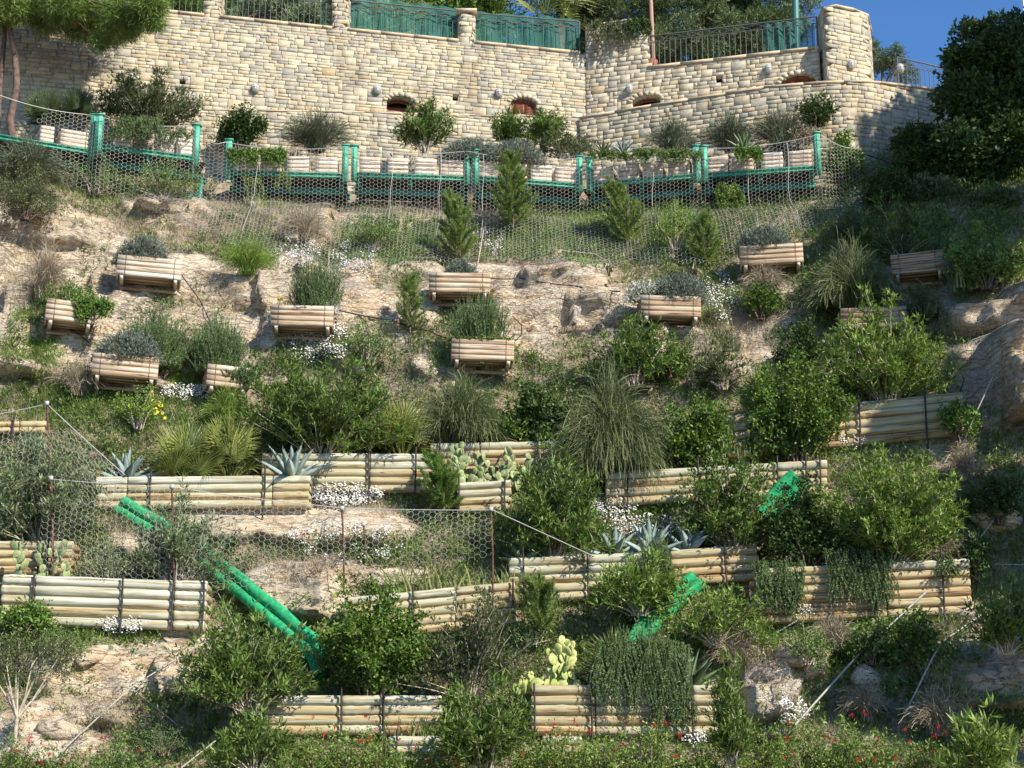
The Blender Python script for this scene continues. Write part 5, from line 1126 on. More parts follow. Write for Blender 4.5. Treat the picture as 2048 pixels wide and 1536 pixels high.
# left upper slope
plant('broom', -40, 140, 268, 380, 'big pale grass like bush at the left edge below the pine', fwd=.6, mat='broom_grey', droop=.3, dens=1.1)
plant('laurel', -30, 128, 340, 440, 'rounded olive green bush under the pale bush at the left edge', fwd=.6, mat='oleander_dull', L=.04, W=.014)
plant('weedy', 120, 260, 300, 390, 'loose green bush below the first two frames', fwd=.3, mat='weed', dens=.6)
plant('weedy', 250, 400, 330, 400, 'low green weeds below the rosemary hung frame', fwd=.2, mat='weed', dens=.5)
# saplings
plant('pine', 985, 1068, 318, 456, 'tall young pine whose tip stands in front of the frame planters', fwd=.3)
plant('pine', 882, 958, 398, 522, 'young pine right above the clean middle planter', fwd=.3)
plant('pine', 1215, 1296, 378, 492, 'young pine under the net right of centre', fwd=.3)
plant('pine', 1380, 1440, 440, 530, 'small green sapling with stakes left of the brown planter', fwd=.2, mat='pine')
plant('pine', 790, 850, 562, 665, 'thin young pine on the rock between the two middle planters', fwd=.2, mat='pine', dens=.5)
plant('pine', 1040, 1125, 1172, 1262, 'feathery light green sapling in front of the middle log walls', fwd=.5)
plant('pine', 850, 925, 925, 1020, 'feathery blue green sapling left of the short log wall', fwd=.5, mat='ivy')
plant('rosemary', 1282, 1345, 1075, 1185, 'upright dense rosemary column at the right end of the agave wall', fwd=.6, dens=1.6)
# planter plants
def onbox(i, kind, x0, x1, yt, lab, dz=-.06, dY=.24, **kw):
    q = BOXP[i]; px0, py0 = proj(q); s = mpp(q); fn, cat, nm = KIND[kind]; cx = (x0 + x1) / 2
    loc = q + [(cx - px0) * s, dY, dz]; w = (x1 - x0) * s; h = ((py0 - yt) * s - dz) * (1.45 if kind == 'rosemary' else 1.15)
    if kind in ('trailing', 'creeper'): h = (kw.pop('yb') - py0) * s; loc = q + [(cx - px0) * s, .12, .03]
    rt = thing(nm, lab, cat, loc); fn(rt, w, h, **kw)
onbox(0, 'cushion', 222, 335, 468, 'grey green cushion plant in the whitish weathered planter')
onbox(1, 'weedy', 72, 185, 562, 'bright green leafy plant filling the creeper covered planter', dens=.9)
onbox(1, 'creeper', 150, 218, 590, 'bright green creeper hanging off the right side of its planter', yb=655, dens=1.5)
onbox(1, 'creeper', 85, 185, 590, 'thin creeper fringe over the front of the leftmost hung planter', yb=622, dens=.5)
onbox(2, 'cushion', 178, 325, 662, 'large silver grey cushion plant over the lowest left hung planter', dens=1.2)
plant('rosemary', 232, 372, 632, 735, 'dark green rosemary bush between the two lowest left hung planters', fwd=.35, dens=1.1)
onbox(3, 'rosemary', 368, 480, 652, 'dense dark rosemary on top of the nearly swallowed planter', dens=1.5)
onbox(3, 'trailing', 440, 520, 700, 'rosemary trailing down over the nearly swallowed planter', yb=785, dens=1.6)
onbox(4, 'rosemary', 572, 678, 532, 'upright dark rosemary in the planter with the yellow tag', dens=1.0)
onbox(4, 'cushion', 640, 672, 598, 'small white flowering cushion at the right of the yellow tagged planter', mat='flower', dens=.25)
onbox(5, 'cushion', 888, 955, 514, 'small grey cushion plant in the clean middle planter')
onbox(6, 'rosemary', 892, 1026, 605, 'upright grey green rosemary in the planter below the clean middle one', dens=.9)
onbox(6, 'creeper', 900, 1010, 660, 'low green weeds edging the planter below the clean middle one', yb=684, dens=.5, mat='weed')
onbox(7, 'cushion', 1300, 1424, 543, 'wide grey mound in the planter with white daisies', dens=1.2)
onbox(7, 'cushion', 1250, 1325, 556, 'white daisy mound at the left end of its planter', mat='flower', dens=.22)
onbox(7, 'weedy', 1255, 1325, 565, 'green foliage beneath the white daisies', mat='weed', dens=.8)
onbox(8, 'cushion', 1475, 1590, 446, 'grey green cushion plant in the brown half shaded planter')
onbox(9, 'weedy', 1740, 1880, 462, 'dark leafy plant behind the tilted shaded planter', mat='laurel_dark', dens=.7)
# middle slope
plant('oleander', 485, 790, 715, 905, 'very large oleander behind the pale five course log wall', fwd=.5, dens=1.25, mat='oleander')
plant('oleander', 610, 710, 860, 910, 'low bright green shrub at the foot of the very large oleander', fwd=.7, mat='oleander_bright', dens=.8, L=.07)
plant('palm', 300, 430, 838, 950, 'left fan palm of the pair on the log wall', fwd=.6)
plant('palm', 385, 520, 818, 948, 'right fan palm of the pair on the log wall', fwd=.5)
plant('palm', 735, 868, 800, 906, 'fan palm between the large oleander and the fine broom', fwd=.6)
plant('broom', 820, 1010, 722, 892, 'fine dark broom left of the prickly pear clump', fwd=.5, dens=1.3)
plant('laurel', 1030, 1125, 745, 885, 'dark glossy laurel between the two brooms', fwd=.5, mat='laurel_dark', L=.07, W=.04)
plant('broom', 1105, 1345, 688, 940, 'great drooping dark broom in the centre right', fwd=.75, dens=2.0, droop=.7)
plant('pear', 868, 1080, 876, 990, 'grey green prickly pear clump above the short log wall', fwd=.7, n=110, size=.15)
plant('oleander', 1185, 1350, 640, 775, 'oleander on the rock above the great broom', fwd=.3, dens=.8)
plant('oleander', 1645, 1915, 612, 795, 'big bright oleander above the long upper right log wall', fwd=.7, dens=1.0, mat='oleander_bright')
plant('laurel', 1495, 1712, 705, 915, 'big bright lentisk over the middle of the long upper right log wall', fwd=.9, mat='laurel', dens=1.05)
plant('palm', 1478, 1575, 722, 840, 'fan palm tucked left of the big bright lentisk', fwd=.6)
plant('laurel', 1345, 1468, 770, 925, 'yellow green lentisk right of the great broom', fwd=.6, mat='laurel')
plant('broom', 1620, 1800, 455, 635, 'tall coarse grass fountain between the two brown planters', fwd=.4, dens=.9)
plant('oleander', 1400, 1490, 690, 780, 'thin grey shrub on the rock left of the fan palm', fwd=.3, mat='oleander_dull', dens=.5)
plant('agave', 205, 282, 888, 952, 'blue agave left of the fan palm pair', fwd=.5, n=15)
plant('agave', 535, 622, 872, 958, 'blue agave leaning over the log wall right of the fan palms', fwd=.75, n=17)
plant('agave', 1192, 1262, 1044, 1108, 'leftmost blue agave of the row above the middle log wall', fwd=.6, n=14)
plant('agave', 1255, 1345, 1028, 1110, 'largest blue agave in the row above the middle log wall', fwd=.6, n=18)
plant('agave', 1345, 1412, 1040, 1102, 'shaded blue agave right of the row above the middle log wall', fwd=.5, n=14)
plant('agave', 1015, 1075, 1070, 1128, 'striped agave at the left end of the middle log wall', fwd=.6, mat='agave_striped', striped=True, n=13)
plant('oleander', 1005, 1215, 905, 1115, 'tall oleander between the short log wall and the agave row', fwd=.9, dens=1.1)
plant('oleander', 1370, 1570, 890, 1110, 'dense dark leaved shrub above the shaded log wall', fwd=.8, dens=1.2, mat='oleander', L=.08, W=.024)
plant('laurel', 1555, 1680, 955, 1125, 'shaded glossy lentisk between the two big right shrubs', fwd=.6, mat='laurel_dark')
plant('oleander', 1650, 1942, 895, 1128, 'widest right oleander, rounded, behind the rosemary hung log wall', fwd=.8, dens=1.25, mat='oleander_bright', L=.10)
plant('dry', 1862, 1965, 1058, 1150, 'tangled dry brown grass tuft at the right end of the tall log wall', fwd=.9)
plant('trailing', 1503, 1605, 1130, 1250, 'left rosemary curtain over the tall right log wall', fwd=1.0, dens=2.0)
plant('trailing', 1655, 1782, 1108, 1268, 'long rosemary curtain in the middle of the tall right log wall', fwd=1.0, dens=2.2)
plant('trailing', 1875, 1905, 1115, 1172, 'thin rosemary strand near the right end of the tall log wall', fwd=.9, dens=.8)
plant('oleander', -40, 190, 862, 1060, 'pale streaky oleander behind the rusty post at the left edge', fwd=.4, mat='oleander_pale', dens=1.0)
plant('pear', -10, 150, 1076, 1150, 'prickly pear in front of the short left edge log wall', fwd=.9, n=45, size=.15)
plant('oleander', 262, 425, 1000, 1165, 'pale green oleander inside the wire fence above the whitish log wall', fwd=.5, mat='oleander_pale', dens=.7)
plant('weedy', 150, 262, 1085, 1150, 'pale leafy weeds behind the whitish log wall', fwd=.3, mat='oleander_pale', dens=.6)
plant('oleander', 368, 628, 1225, 1430, 'oleander in front of the green sleeve, left of the tall lentisk', fwd=.8, mat='oleander', dens=.95)
plant('laurel', 612, 858, 1170, 1392, 'tall glossy lentisk above the lower centre log wall', fwd=.8, dens=1.2)
plant('oleander', 835, 1045, 1190, 1400, 'olive green shrub with reddish stem between lentisk and bright cactus', fwd=.8, mat='oleander_dull', dens=1.2, L=.07, W=.017)
plant('pear', 1022, 1165, 1272, 1372, 'bright yellow green prickly pear on the lowest big log wall', fwd=.75, mat='cactus_bright', n=70, size=.15)
plant('palm', 1160, 1300, 1265, 1372, 'fan palm behind the bright prickly pear', fwd=.5, n=18)
plant('trailing', 1188, 1375, 1290, 1490, 'long dark rosemary curtain over the lowest big log wall', fwd=1.05, dens=1.8, ragged=.4)
plant('rosemary', 1190, 1370, 1240, 1345, 'rosemary top of the lowest curtain', fwd=.7, dens=.9)
plant('agave', 1325, 1435, 1290, 1385, 'big yellow striped agave on the lowest big log wall', fwd=.8, mat='agave_striped', striped=True, n=18, wd=.12)
plant('trailing', 1340, 1385, 1370, 1480, 'thin rosemary strands below the big striped agave', fwd=1.0, dens=1.0)
plant('oleander', 1185, 1370, 1115, 1232, 'bright oleander under the agave row', fwd=.6, mat='oleander_bright', dens=.9)
plant('oleander', 1330, 1530, 1178, 1292, 'light green spreading shrub right of the centre right sleeve', fwd=.5, mat='oleander_bright', dens=.8, L=.08)
plant('oleander', 1432, 1502, 1285, 1560, 'slim tall oleander shoot at the right end of the lowest wall', fwd=.8, mat='oleander', dens=.9)
plant('oleander', 880, 1060, 1362, 1560, 'oleander in front of the lower centre walls', fwd=.8, dens=1.0)
plant('oleander', 440, 575, 1440, 1560, 'dark oleander at the bottom left of centre', fwd=.7, dens=.9)
plant('oleander', 1900, 2030, 1446, 1570, 'bright broad leaved oleander at the bottom right corner', fwd=1.2, mat='oleander_bright', L=.16, W=.03, dens=.6)
plant('oleander', 1945, 2080, 1165, 1310, 'oleander at the right edge above the shaded boulder', fwd=.9, dens=.9)
plant('strap', 770, 1030, 1118, 1188, 'bed of striped strap leaves along the lower middle log wall', fwd=.4)
plant('strap', 1660, 1820, 765, 815, 'yellow green strap leaves under the big bright oleander', fwd=.5)
plant('strap', 790, 905, 1418, 1474, 'strap leaves behind the small bottom log edging', fwd=.4)
plant('strap', 1905, 1990, 500, 580, 'pale arching strap leaves in shade above the boulders', fwd=.3)
plant('laurel', 1890, 2060, 440, 580, 'green herbs in deep shade above the sunlit boulders', fwd=.4, mat='ivy', dens=.5)
plant('laurel', 1885, 1950, 800, 880, 'small bright leaved bush hanging at the right end of the long log wall', fwd=.4, mat='ivy', dens=.7)
plant('laurel', 288, 362, 1440, 1512, 'dark rounded bush with its own shadow at the lower left', fwd=.5, mat='rosemary', L=.03, W=.01, dens=1.2)
plant('laurel', 0, 110, 1205, 1265, 'bright green leafy clump under the whitish log wall', fwd=.3, mat='ivy', dens=.9)
plant('laurel', 1700, 1790, 1240, 1330, 'green bush crossed by the thick pale rope', fwd=.2, mat='weed', dens=.7)
plant('dry', 440, 550, 465, 548, 'bright green grass clump right of the whitish planter', fwd=.15, mat='grass', dens=1.3)
plant('laurel', 1725, 1830, 330, 420, 'shaded bush left of the black hoses, under the corner wall', fwd=.2, mat='laurel_dark', dens=.8)
plant('oleander', 1740, 1850, 395, 520, 'tall shaded willow leaved shrub above the tilted planter', fwd=.3, mat='oleander', dens=.7)
plant('broom', 1650, 1760, 400, 480, 'shaded thin grass bush right of the tall net seams', fwd=.2, mat='broom', dens=.7)
plant('laurel', 1560, 1660, 640, 740, 'dark bush on the shaded rock left of the right oleander', fwd=.2, mat='laurel_dark', dens=.7)
plant('weedy', 1590, 1690, 520, 600, 'shaded greenery below the brown planter', fwd=.2, mat='weed', dens=.6)
plant('laurel', 1480, 1560, 560, 640, 'yellowish bush below the brown half shaded planter', fwd=.2, mat='laurel', dens=.6)
plant('dry', 1480, 1580, 520, 590, 'dry grass fountain under the brown half shaded planter', fwd=.25)
plant('broom', 1800, 1900, 560, 640, 'dark grass tuft right of the shaded planter with oleander tips', fwd=.3, dens=.8)
plant('dry', 1885, 1975, 880, 960, 'brown dry bush hanging right of the widest oleander', fwd=.3, dens=1.2)
plant('laurel', 1940, 2060, 950, 1050, 'shaded bush at the right edge above the grey blue boulder', fwd=.3, mat='laurel_dark', dens=.7)
plant('laurel', 1900, 2000, 1070, 1160, 'small shaded bush at the foot of the right gully', fwd=.3, mat='laurel_dark', dens=.6)
plant('weedy', 1560, 1660, 1250, 1330, 'green bush above the orange brown rock', fwd=.2, mat='weed', dens=.8)
plant('dry', 1620, 1720, 1220, 1300, 'brown dry tuft above the thick pale rope', fwd=.2)
plant('laurel', 1790, 1880, 1230, 1330, 'dark bush left of the rope bend', fwd=.2, mat='laurel', dens=.7)
plant('dry', 1800, 1960, 1370, 1470, 'shaded reddish brown twig mass under the shaded boulder', fwd=.3, dens=1.2)
plant('dry', 1690, 1780, 1350, 1440, 'grey dry twig mass right of the middle of the thick rope', fwd=.2)
plant('weedy', 1470, 1560, 1230, 1310, 'low green bush below the light green spreading shrub', fwd=.2, mat='oleander_bright', dens=.6)
plant('dry', 1420, 1520, 1240, 1340, 'pale bare twiggy shrub behind the big striped agave', fwd=.2)
plant('weedy', 920, 1040, 690, 750, 'yellow green weeds under the planter below the clean middle one', fwd=.2, mat='oleander_bright', dens=.7, L=.03)
plant('weedy', 680, 790, 640, 730, 'loose green bush right of the white flowers below the tagged planter', fwd=.2, mat='weed', dens=.5)
plant('laurel', 1290, 1385, 690, 760, 'small oleander green bush on the orange rock right of centre', fwd=.2, mat='oleander', dens=.6)
plant('weedy', 225, 330, 770, 860, 'feathery green herb mass above the fan palm pair', fwd=.2, mat='grass', dens=.6)
plant('dry', 400, 500, 760, 850, 'pale green grass clump under the nearly swallowed planter', fwd=.2, mat='grass', dens=1.0)
plant('dry', 30, 140, 470, 600, 'tall dry brown grass on the rock above the creeper planter', fwd=.15, dens=.8)
plant('dry', 100, 210, 700, 790, 'dry brown grass left of the lowest left planter', fwd=.15, dens=.7)
plant('dry', 560, 660, 400, 480, 'dry grass under the net above the white flowers', fwd=.15, dens=.7)
plant('weedy', 1300, 1400, 400, 500, 'bright green weeds under the net left of the staked sapling', fwd=.2, mat='grass', dens=.6)
plant('weedy', 700, 800, 430, 500, 'green weeds under the net left of the young pine', fwd=.15, mat='weed', dens=.6)
plant('laurel', 950, 1060, 800, 880, 'yellow green bush behind the prickly pear clump', fwd=.3, mat='laurel', dens=.6)
plant('weedy', 60, 190, 1265, 1320, 'reddish green weeds on top of the carved earth bank', fwd=.15, mat='weed', dens=.7)
plant('weedy', 1000, 1130, 1240, 1290, 'low green weeds behind the bright prickly pear', fwd=.2, mat='weed', dens=.8)
# little standard tree at lower left
rt = thing('olive_tree', 'small tree with a whitewashed trunk at the lower left corner', 'tree', P(22, 1560, hit(22, 1500)[1] - .9)); c_ = abs_loc(rt); s_ = mpp(c_)
tr = [tubes(np.array([[0, 0, 0], [.01, 0, .4], [.02, 0, (1560 - 1438) * s_]]), [.03, .027, .025], 7)]
top = np.array([.02, 0, (1560 - 1438) * s_]); br = []
for k in range(9):
    a = R.uniform(-1, 1); br.append(np.array([top, top + [a * .18, R.uniform(-.1, .1), .25], top + [a * .45, R.uniform(-.3, .3), .62], top + [a * .55, R.uniform(-.4, .4), .95]]))
br = np.array(br); tr.append(tubes(br, np.array([.018, .013, .008, .004])[None].repeat(9, 0), 5)); V, F, r = merge(tr); addl('trunk', V, F, 'bark_pale', rt, r, True)
B, D, t = along(br, 260, .55, 1.0); B = B + rv(len(B)) * R.uniform(0, .24, (len(B), 1)); B4 = np.repeat(B, 2, 0); V, F, r = leaves(B4, rv(len(B4)) + [0, 0, .3], .05, .011); addl('crown', V, F, 'oleander_dull', rt, r)
# ------------------------------------------------------------------ trees
def crown(rt, clumps, nl, L, W, mat, needle=False, trunk=None, tb='bark', per=6):
    cl = np.array(clumps, float); vol = cl[:, 3] ** 1.6; pk = R.choice(len(cl), nl, p=vol / vol.sum()); d = rv(nl); rr = R.random(nl) ** .4
    # twig points on lumpy shells
    ph = vn(d[:, 0] * 4 + pk * 3.1, d[:, 2] * 4 + d[:, 1] * 3, 7); B = cl[pk, :3] + d * (cl[pk, 3] * rr * (.7 + .5 * ph))[:, None] * [1, 1, .8]
    D = nrm(d + rv(nl) * .7 + [0, 0, -.1 if needle else .25]); B6 = np.repeat(B, per, 0) + R.normal(0, L * .35, (nl * per, 3)); D6 = nrm(np.repeat(D, per, 0) + rv(nl * per) * .6)
    sh = np.repeat(R.random(nl), per) * .6 + R.random(nl * per) * .4
    V, F, r = leaves(B6, D6, L * R.uniform(.7, 1.2, nl * per), W, sh, up=.4, tri=(W < .02 or rt.name.startswith('shade'))); addl('crown', V, F, mat, rt, r)
    if trunk is not None:
        pr = [tubes(np.array(trunk[0]), trunk[1], 9)]
        end = np.array(trunk[0][-1])
        for c in cl[:: max(1, len(cl) // 10)]: m_ = (end + c[:3]) / 2 + [0, 0, -.1]; pr.append(tubes(np.array([end, m_, c[:3]]), [.05, .03, .01], 5))
        V, F, r = merge(pr); addl('trunk', V, F, tb, rt, r, True)
def tree(name, label, cat, clumps_px, Y, nl, L, W, mat, needle=False, trunk_px=None, tr=.12, tb='bark', jit=.5, per=6):
    """clumps_px (px,py,radius px)"""
    bx, by = trunk_px[0]; root = P(bx, by, Y); rt = thing(name, label, cat, root); cl = []
    for (a, b, c) in clumps_px: q = P(a, b, Y + R.uniform(-jit, jit)); cl.append([*(q - root), c * mpp(q)])
    tp = [P(a, b, Y) - root for a, b in trunk_px]
    if len(tp) < 3: tp = [tp[0], (tp[0] + tp[-1]) / 2, tp[-1]]
    crown(rt, cl, nl, L, W, mat, needle, (tp, np.linspace(tr, tr * .55, len(tp))), tb, per); return rt
def cl(x0, x1, y0, y1, n, r0, r1):
    return [(R.uniform(x0, x1), R.uniform(y0, y1), R.uniform(r0, r1)) for _ in range(n)]
tree('pine_tree', 'pine with bent reddish trunk and drooping foliage over the upper left wall', 'tree',
     [(60, -20, 60), (130, 0, 60), (190, 15, 55), (240, 30, 50), (285, 30, 38), (225, 62, 34), (300, 5, 40), (20, 10, 50), (160, 45, 45), (95, 30, 45), (-40, 20, 60), (310, 45, 18), (120, -60, 70), (240, -50, 70), (0, -60, 80), (200, 85, 16), (260, 62, 22)], 31.2, 12000, .125, .013, 'pine', True,
     [(28, 292), (20, 240), (34, 170), (30, 110), (18, 50), (30, -20), (60, -60)], .078, 'bark_pine', .7, 8)
V, F, _ = tubes(np.array([P(-8, 290, 31.4), P(2, 150, 31.4), P(10, 60, 31.4), P(5, -40, 31.4)]), [.055, .05, .045, .04], 9); tag(obj('tree_trunk', V, F, M['bark_pine'], smooth=True), 'second darker trunk at the very left edge behind the bent pine trunk', 'tree')
# behind the railings
T1 = 'trees and shrubs behind the stone wall'
tree('garden_shrub', 'pale leaved oleander hedge behind the railing between the first two pillars', 'shrub', cl(430, 660, 0, 50, 12, 22, 38), 36.3, 2600, .13, .022, 'oleander_pale', False, [(540, 110), (540, 60), (540, 20)], .04)
tree('garden_shrub', 'small garden bush behind the leftmost visible railing bay', 'shrub', cl(330, 420, 0, 30, 5, 20, 30), 36.3, 900, .08, .03, 'laurel', False, [(370, 100), (370, 50), (370, 20)], .04)
tree('palm_tree', 'yellow green palm leaves seen through the left green net', 'palm', cl(720, 830, 20, 60, 4, 15, 30), 36.6, 500, .4, .03, 'palm', False, [(770, 120), (770, 70), (770, 40)], .05, per=5)
tree('garden_tree', 'dark green trees filling the gap above the two green nets', 'tree', cl(330, 1180, -50, 60, 50, 30, 50) + cl(560, 1190, 40, 120, 40, 22, 34), 38.5, 8000, .15, .045, 'laurel', False, [(900, 150), (900, 80), (900, 20)], .1, jit=1.0)
tree('garden_tree', 'dark pine like tree behind the vine covered block', 'tree', cl(1130, 1330, -50, 70, 26, 30, 50), 38.0, 6000, .1, .018, 'pine_dark', True, [(1240, 150), (1240, 80), (1240, 10)], .1, jit=.8, per=8)
tree('olive_tree', 'broad grey green tree behind the right railing bay, left of the green pole', 'tree', cl(1300, 1470, -50, 105, 26, 30, 50) + cl(1295, 1470, 90, 150, 12, 20, 28), 38.0, 7500, .095, .0199, 'pine_dark', False, [(1400, 170), (1400, 100), (1400, 30)], .12, jit=.8, per=7)
tree('olive_tree', 'grey green tree behind the green pole and the tower', 'tree', cl(1450, 1606, -50, 95, 30, 28, 46), 38.6, 8000, .095, .0199, 'pine_dark', False, [(1530, 170), (1530, 100), (1530, 30)], .12, jit=.8, per=7)
tree('olive_tree', 'small olive tree showing right of the tower against the sky', 'tree', [(1745, 95, 20), (1760, 120, 26), (1790, 105, 22), (1778, 135, 26), (1740, 140, 24), (1735, 80, 12), (1800, 130, 20), (1815, 150, 25)], 38.5, 1500, .07, .016, 'pine_dark', False, [(1765, 200), (1765, 160), (1765, 120)], .05, jit=.4)
rt = thing('palm_tree', 'palm crown with drooping fronds above the vine covered block', 'palm', P(1120, 60, 36.9)); fanpalm(rt, 2.2, 1.3, 'palm', 16); V, F, r = tubes(np.array([[0, 0, -1.8], [0, 0, -.8], [0, 0, .1]]), .12, 10); addl('trunk', V, F, 'bark', rt, r)
plant('creeper', 1168, 1262, 42, 130, 'vine hanging over the stepped stone block', Y=34.95, mat='oleander_dull', dens=.6)
plant('creeper', 1255, 1300, 40, 100, 'vine hanging from the right shoulder of the stepped block', Y=34.9, mat='laurel_dark', dens=.9)
# the great dark tree on the right and its undergrowth
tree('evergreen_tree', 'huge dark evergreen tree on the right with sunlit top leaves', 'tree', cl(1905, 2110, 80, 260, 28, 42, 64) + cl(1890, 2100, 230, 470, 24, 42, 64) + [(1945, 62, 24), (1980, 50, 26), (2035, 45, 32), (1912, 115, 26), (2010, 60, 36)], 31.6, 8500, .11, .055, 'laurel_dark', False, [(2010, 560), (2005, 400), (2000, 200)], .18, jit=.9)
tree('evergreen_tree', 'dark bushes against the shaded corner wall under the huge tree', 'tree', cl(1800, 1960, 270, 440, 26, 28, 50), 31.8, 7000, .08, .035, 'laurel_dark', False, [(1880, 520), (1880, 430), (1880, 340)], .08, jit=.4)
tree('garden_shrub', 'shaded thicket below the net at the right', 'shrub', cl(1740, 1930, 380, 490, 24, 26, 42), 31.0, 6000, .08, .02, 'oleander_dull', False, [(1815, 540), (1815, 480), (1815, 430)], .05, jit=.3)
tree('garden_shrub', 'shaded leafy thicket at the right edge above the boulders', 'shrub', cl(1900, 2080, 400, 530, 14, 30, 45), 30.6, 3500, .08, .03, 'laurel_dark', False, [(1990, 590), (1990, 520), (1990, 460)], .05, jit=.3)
# trees standing outside the picture on the right whose shade falls on the slope
def shade_tree(targets, t, label, rad, nl, tz=0):
    cs = []
    for (px, py) in targets:
        h = hit(px, py) if py > 330 else P(px, py, 33.4); cs.append(h + SDIR * t)
    cs = np.array(cs); c = cs.mean(0); root = np.array([c[0], c[1], max(0, c[2] - 8)]); rt = thing('shade_tree', label, 'tree', root)
    crown(rt, [[*(q - root), rad * R.uniform(.8, 1.15)] for q in cs], nl, .20, .09, 'laurel_dark', False, ([np.zeros(3), (c - root) * .5, (c - root) * .85], [.28, .2, .12]), 'bark', 6)
shade_tree([(1790, 300), (1850, 260), (1830, 360), (1900, 200), (1900, 330), (1960, 260), (2000, 350), (1950, 420), (1860, 440), (1780, 420), (1740, 390), (1700, 430), (1820, 480), (1930, 500), (2060, 200), (2060, 440), (1790, 455), (1860, 490), (1900, 460)], 9.0, 'tall tree beyond the right edge shading the stone corner', .75, 4500)
shade_tree([(1720, 480), (1800, 500), (1880, 520), (1700, 560), (1790, 590), (1860, 600), (1640, 520), (1730, 650), (1820, 670)], 8.5, 'tree beyond the right edge shading the two right hung planters', .62, 3500)
shade_tree([(1960, 990), (2030, 980), (2000, 1060), (2040, 1100), (1990, 1140), (1930, 1060)], 8.0, 'tree beyond the right edge shading the gully beside the boulder', .45, 2600)
shade_tree([(1720, 1400), (1790, 1430), (1860, 1400), (1930, 1420), (2000, 1400), (2040, 1350), (1900, 1480), (1760, 1360), (1960, 1330)], 7.5, 'tree beyond the right edge shading the lower right gully', .42, 2400)
shade_tree([(1790, 872), (1835, 850), (1860, 820)], 8.0, 'thin tree beyond the right edge whose shade crosses the end of the long log wall', .28, 900)
# ------------------------------------------------------------------ ground cover
N0 = 300000
gi = R.integers(0, len(GX) - 1, N0); gj = R.integers(0, len(GZ) - 1, N0)
gx = GX[gi] + R.uniform(0, .055, N0); gz = GZ[gj] + R.uniform(0, .051, N0); gy = terr(gx, gz); G = np.stack([gx, gy, gz], -1); gpx, gpy = proj(G)
rk = rock[gi, gj]; ok = (gpx > -120) & (gpx < 2170) & (gpy > 300) & (gpy < 1640)
inw = np.zeros(N0, bool)
for w in WI:
    t = (gx - w['A'][0]) / (w['C'][0] - w['A'][0]); zt = w['A'][2] + (w['C'][2] - w['A'][2]) * np.clip(t, 0, 1)
    inw |= (t > -.02) & (t < 1.02) & (gz < zt - .02) & (gz > zt - w['n'] * w['d'])
for q in BOXP: inw |= (abs(gx - q[0]) < .55) & (gz < q[2] + .05) & (gz > q[2] - .55)
ok &= ~inw
dens = np.clip(1.0 - rk * 1.3, .0, 1) * np.where((gpy < 418) & (gpx > 430) & (gpx < 1700), .12, 1) * (.35 + 1.1 * fbm(gx * 1.2, gz * 1.4, 88, 3))
GREEN = [(760, 1095, 110, 28), (500, 505, 60, 40), (100, 1265, 190, 45), (180, 800, 180, 50), (300, 800, 100, 70), (400, 780, 80, 40), (1350, 480, 80, 60), (1200, 470, 100, 60), (1050, 480, 80, 40), (780, 480, 120, 50), (560, 370, 80, 50), (950, 720, 90, 40), (1400, 620, 60, 40), (1700, 1300, 120, 60), (60, 700, 60, 60), (100, 640, 80, 40), (1250, 1000, 120, 40), (700, 700, 60, 40), (500, 1500, 100, 30), (420, 880, 60, 50)]
DRY = [(60, 560, 80, 90), (330, 450, 130, 40), (40, 760, 80, 60), (250, 1440, 160, 50), (540, 450, 160, 50), (1250, 500, 60, 30), (280, 880, 80, 30), (580, 1130, 90, 50), (1450, 640, 100, 60), (1830, 1260, 120, 50), (1730, 1450, 90, 40), (640, 990, 60, 20), (780, 1010, 80, 25), (250, 1060, 80, 30), (1500, 1300, 90, 50), (900, 420, 200, 30), (1900, 1010, 60, 80)]
gr_ = blobs(gpx, gpy, GREEN, 1.0); dr_ = blobs(gpx, gpy, DRY, 1.0)
def sel(p, n):
    i = np.where(ok & (R.random(N0) < p))[0]; R.shuffle(i); return G[i[:n]]
def tuft(name, pts, k, h0, h1, W, mat, lab, spread=.06):
    n = len(pts) * k; B = np.repeat(pts, k, 0) + R.normal(0, spread, (n, 3)) * [1, .2, .6]; B[:, 1] -= .0
    D = nrm(np.array([0, -.35, 1.0]) + rv(n) * .55); H = R.uniform(h0, h1, n)[:, None]; S = nrm(np.cross(D, rv(n)))
    tip = B + D * H + np.array([0, -.02, -.15]) * H; V = np.stack([B - S * W / 2, B + S * W / 2, tip], 1).reshape(-1, 3)
    tag(obj(name, V, np.arange(n * 3).reshape(-1, 3), M[mat], rnd=R.random(n)), lab, 'ground cover', kind='stuff')
tuft('green_grass', sel(np.clip(dens * .12 + gr_ * .45, 0, 1), 30000), 7, .06, .20, .009, 'grass', 'bright green grass growing between the plants on the slope')
tuft('dry_grass', sel(np.clip(dens * .18 + dr_ * .35, 0, 1), 25000), 6, .06, .26, .006, 'dry', 'dry straw coloured grass and twigs over the slope')
def scat(name, pts, k, L, W, mat, lab, spread, lift=.06):
    n = len(pts) * k; o = rv(n) * R.random((n, 1)) * spread; o[:, 1] = -abs(o[:, 1]) * .8; B = np.repeat(pts, k, 0) + o + [0, 0, lift * .4]
    V, F, r = leaves(B, rv(n) + [0, -.3, .5], L * R.uniform(.6, 1.2, n), W, np.repeat(R.random(len(pts)), k) * .6 + R.random(n) * .4, tri=True); tag(obj(name, V, F, M[mat], rnd=r), lab, 'ground cover', kind='stuff')
scat('low_weeds', sel(np.clip(dens * .40 + gr_ * .3 - dr_ * .2, 0, 1), 24000), 6, .058, .029, 'weed', 'low leafy weeds covering the soil of the slope', .11)
scat('bright_weeds', sel(np.clip(gr_ * .45 + (gpy > 1180) * .06, 0, 1), 9000), 8, .04, .022, 'ivy', 'brighter leafy weeds in the moist patches of the slope', .10)
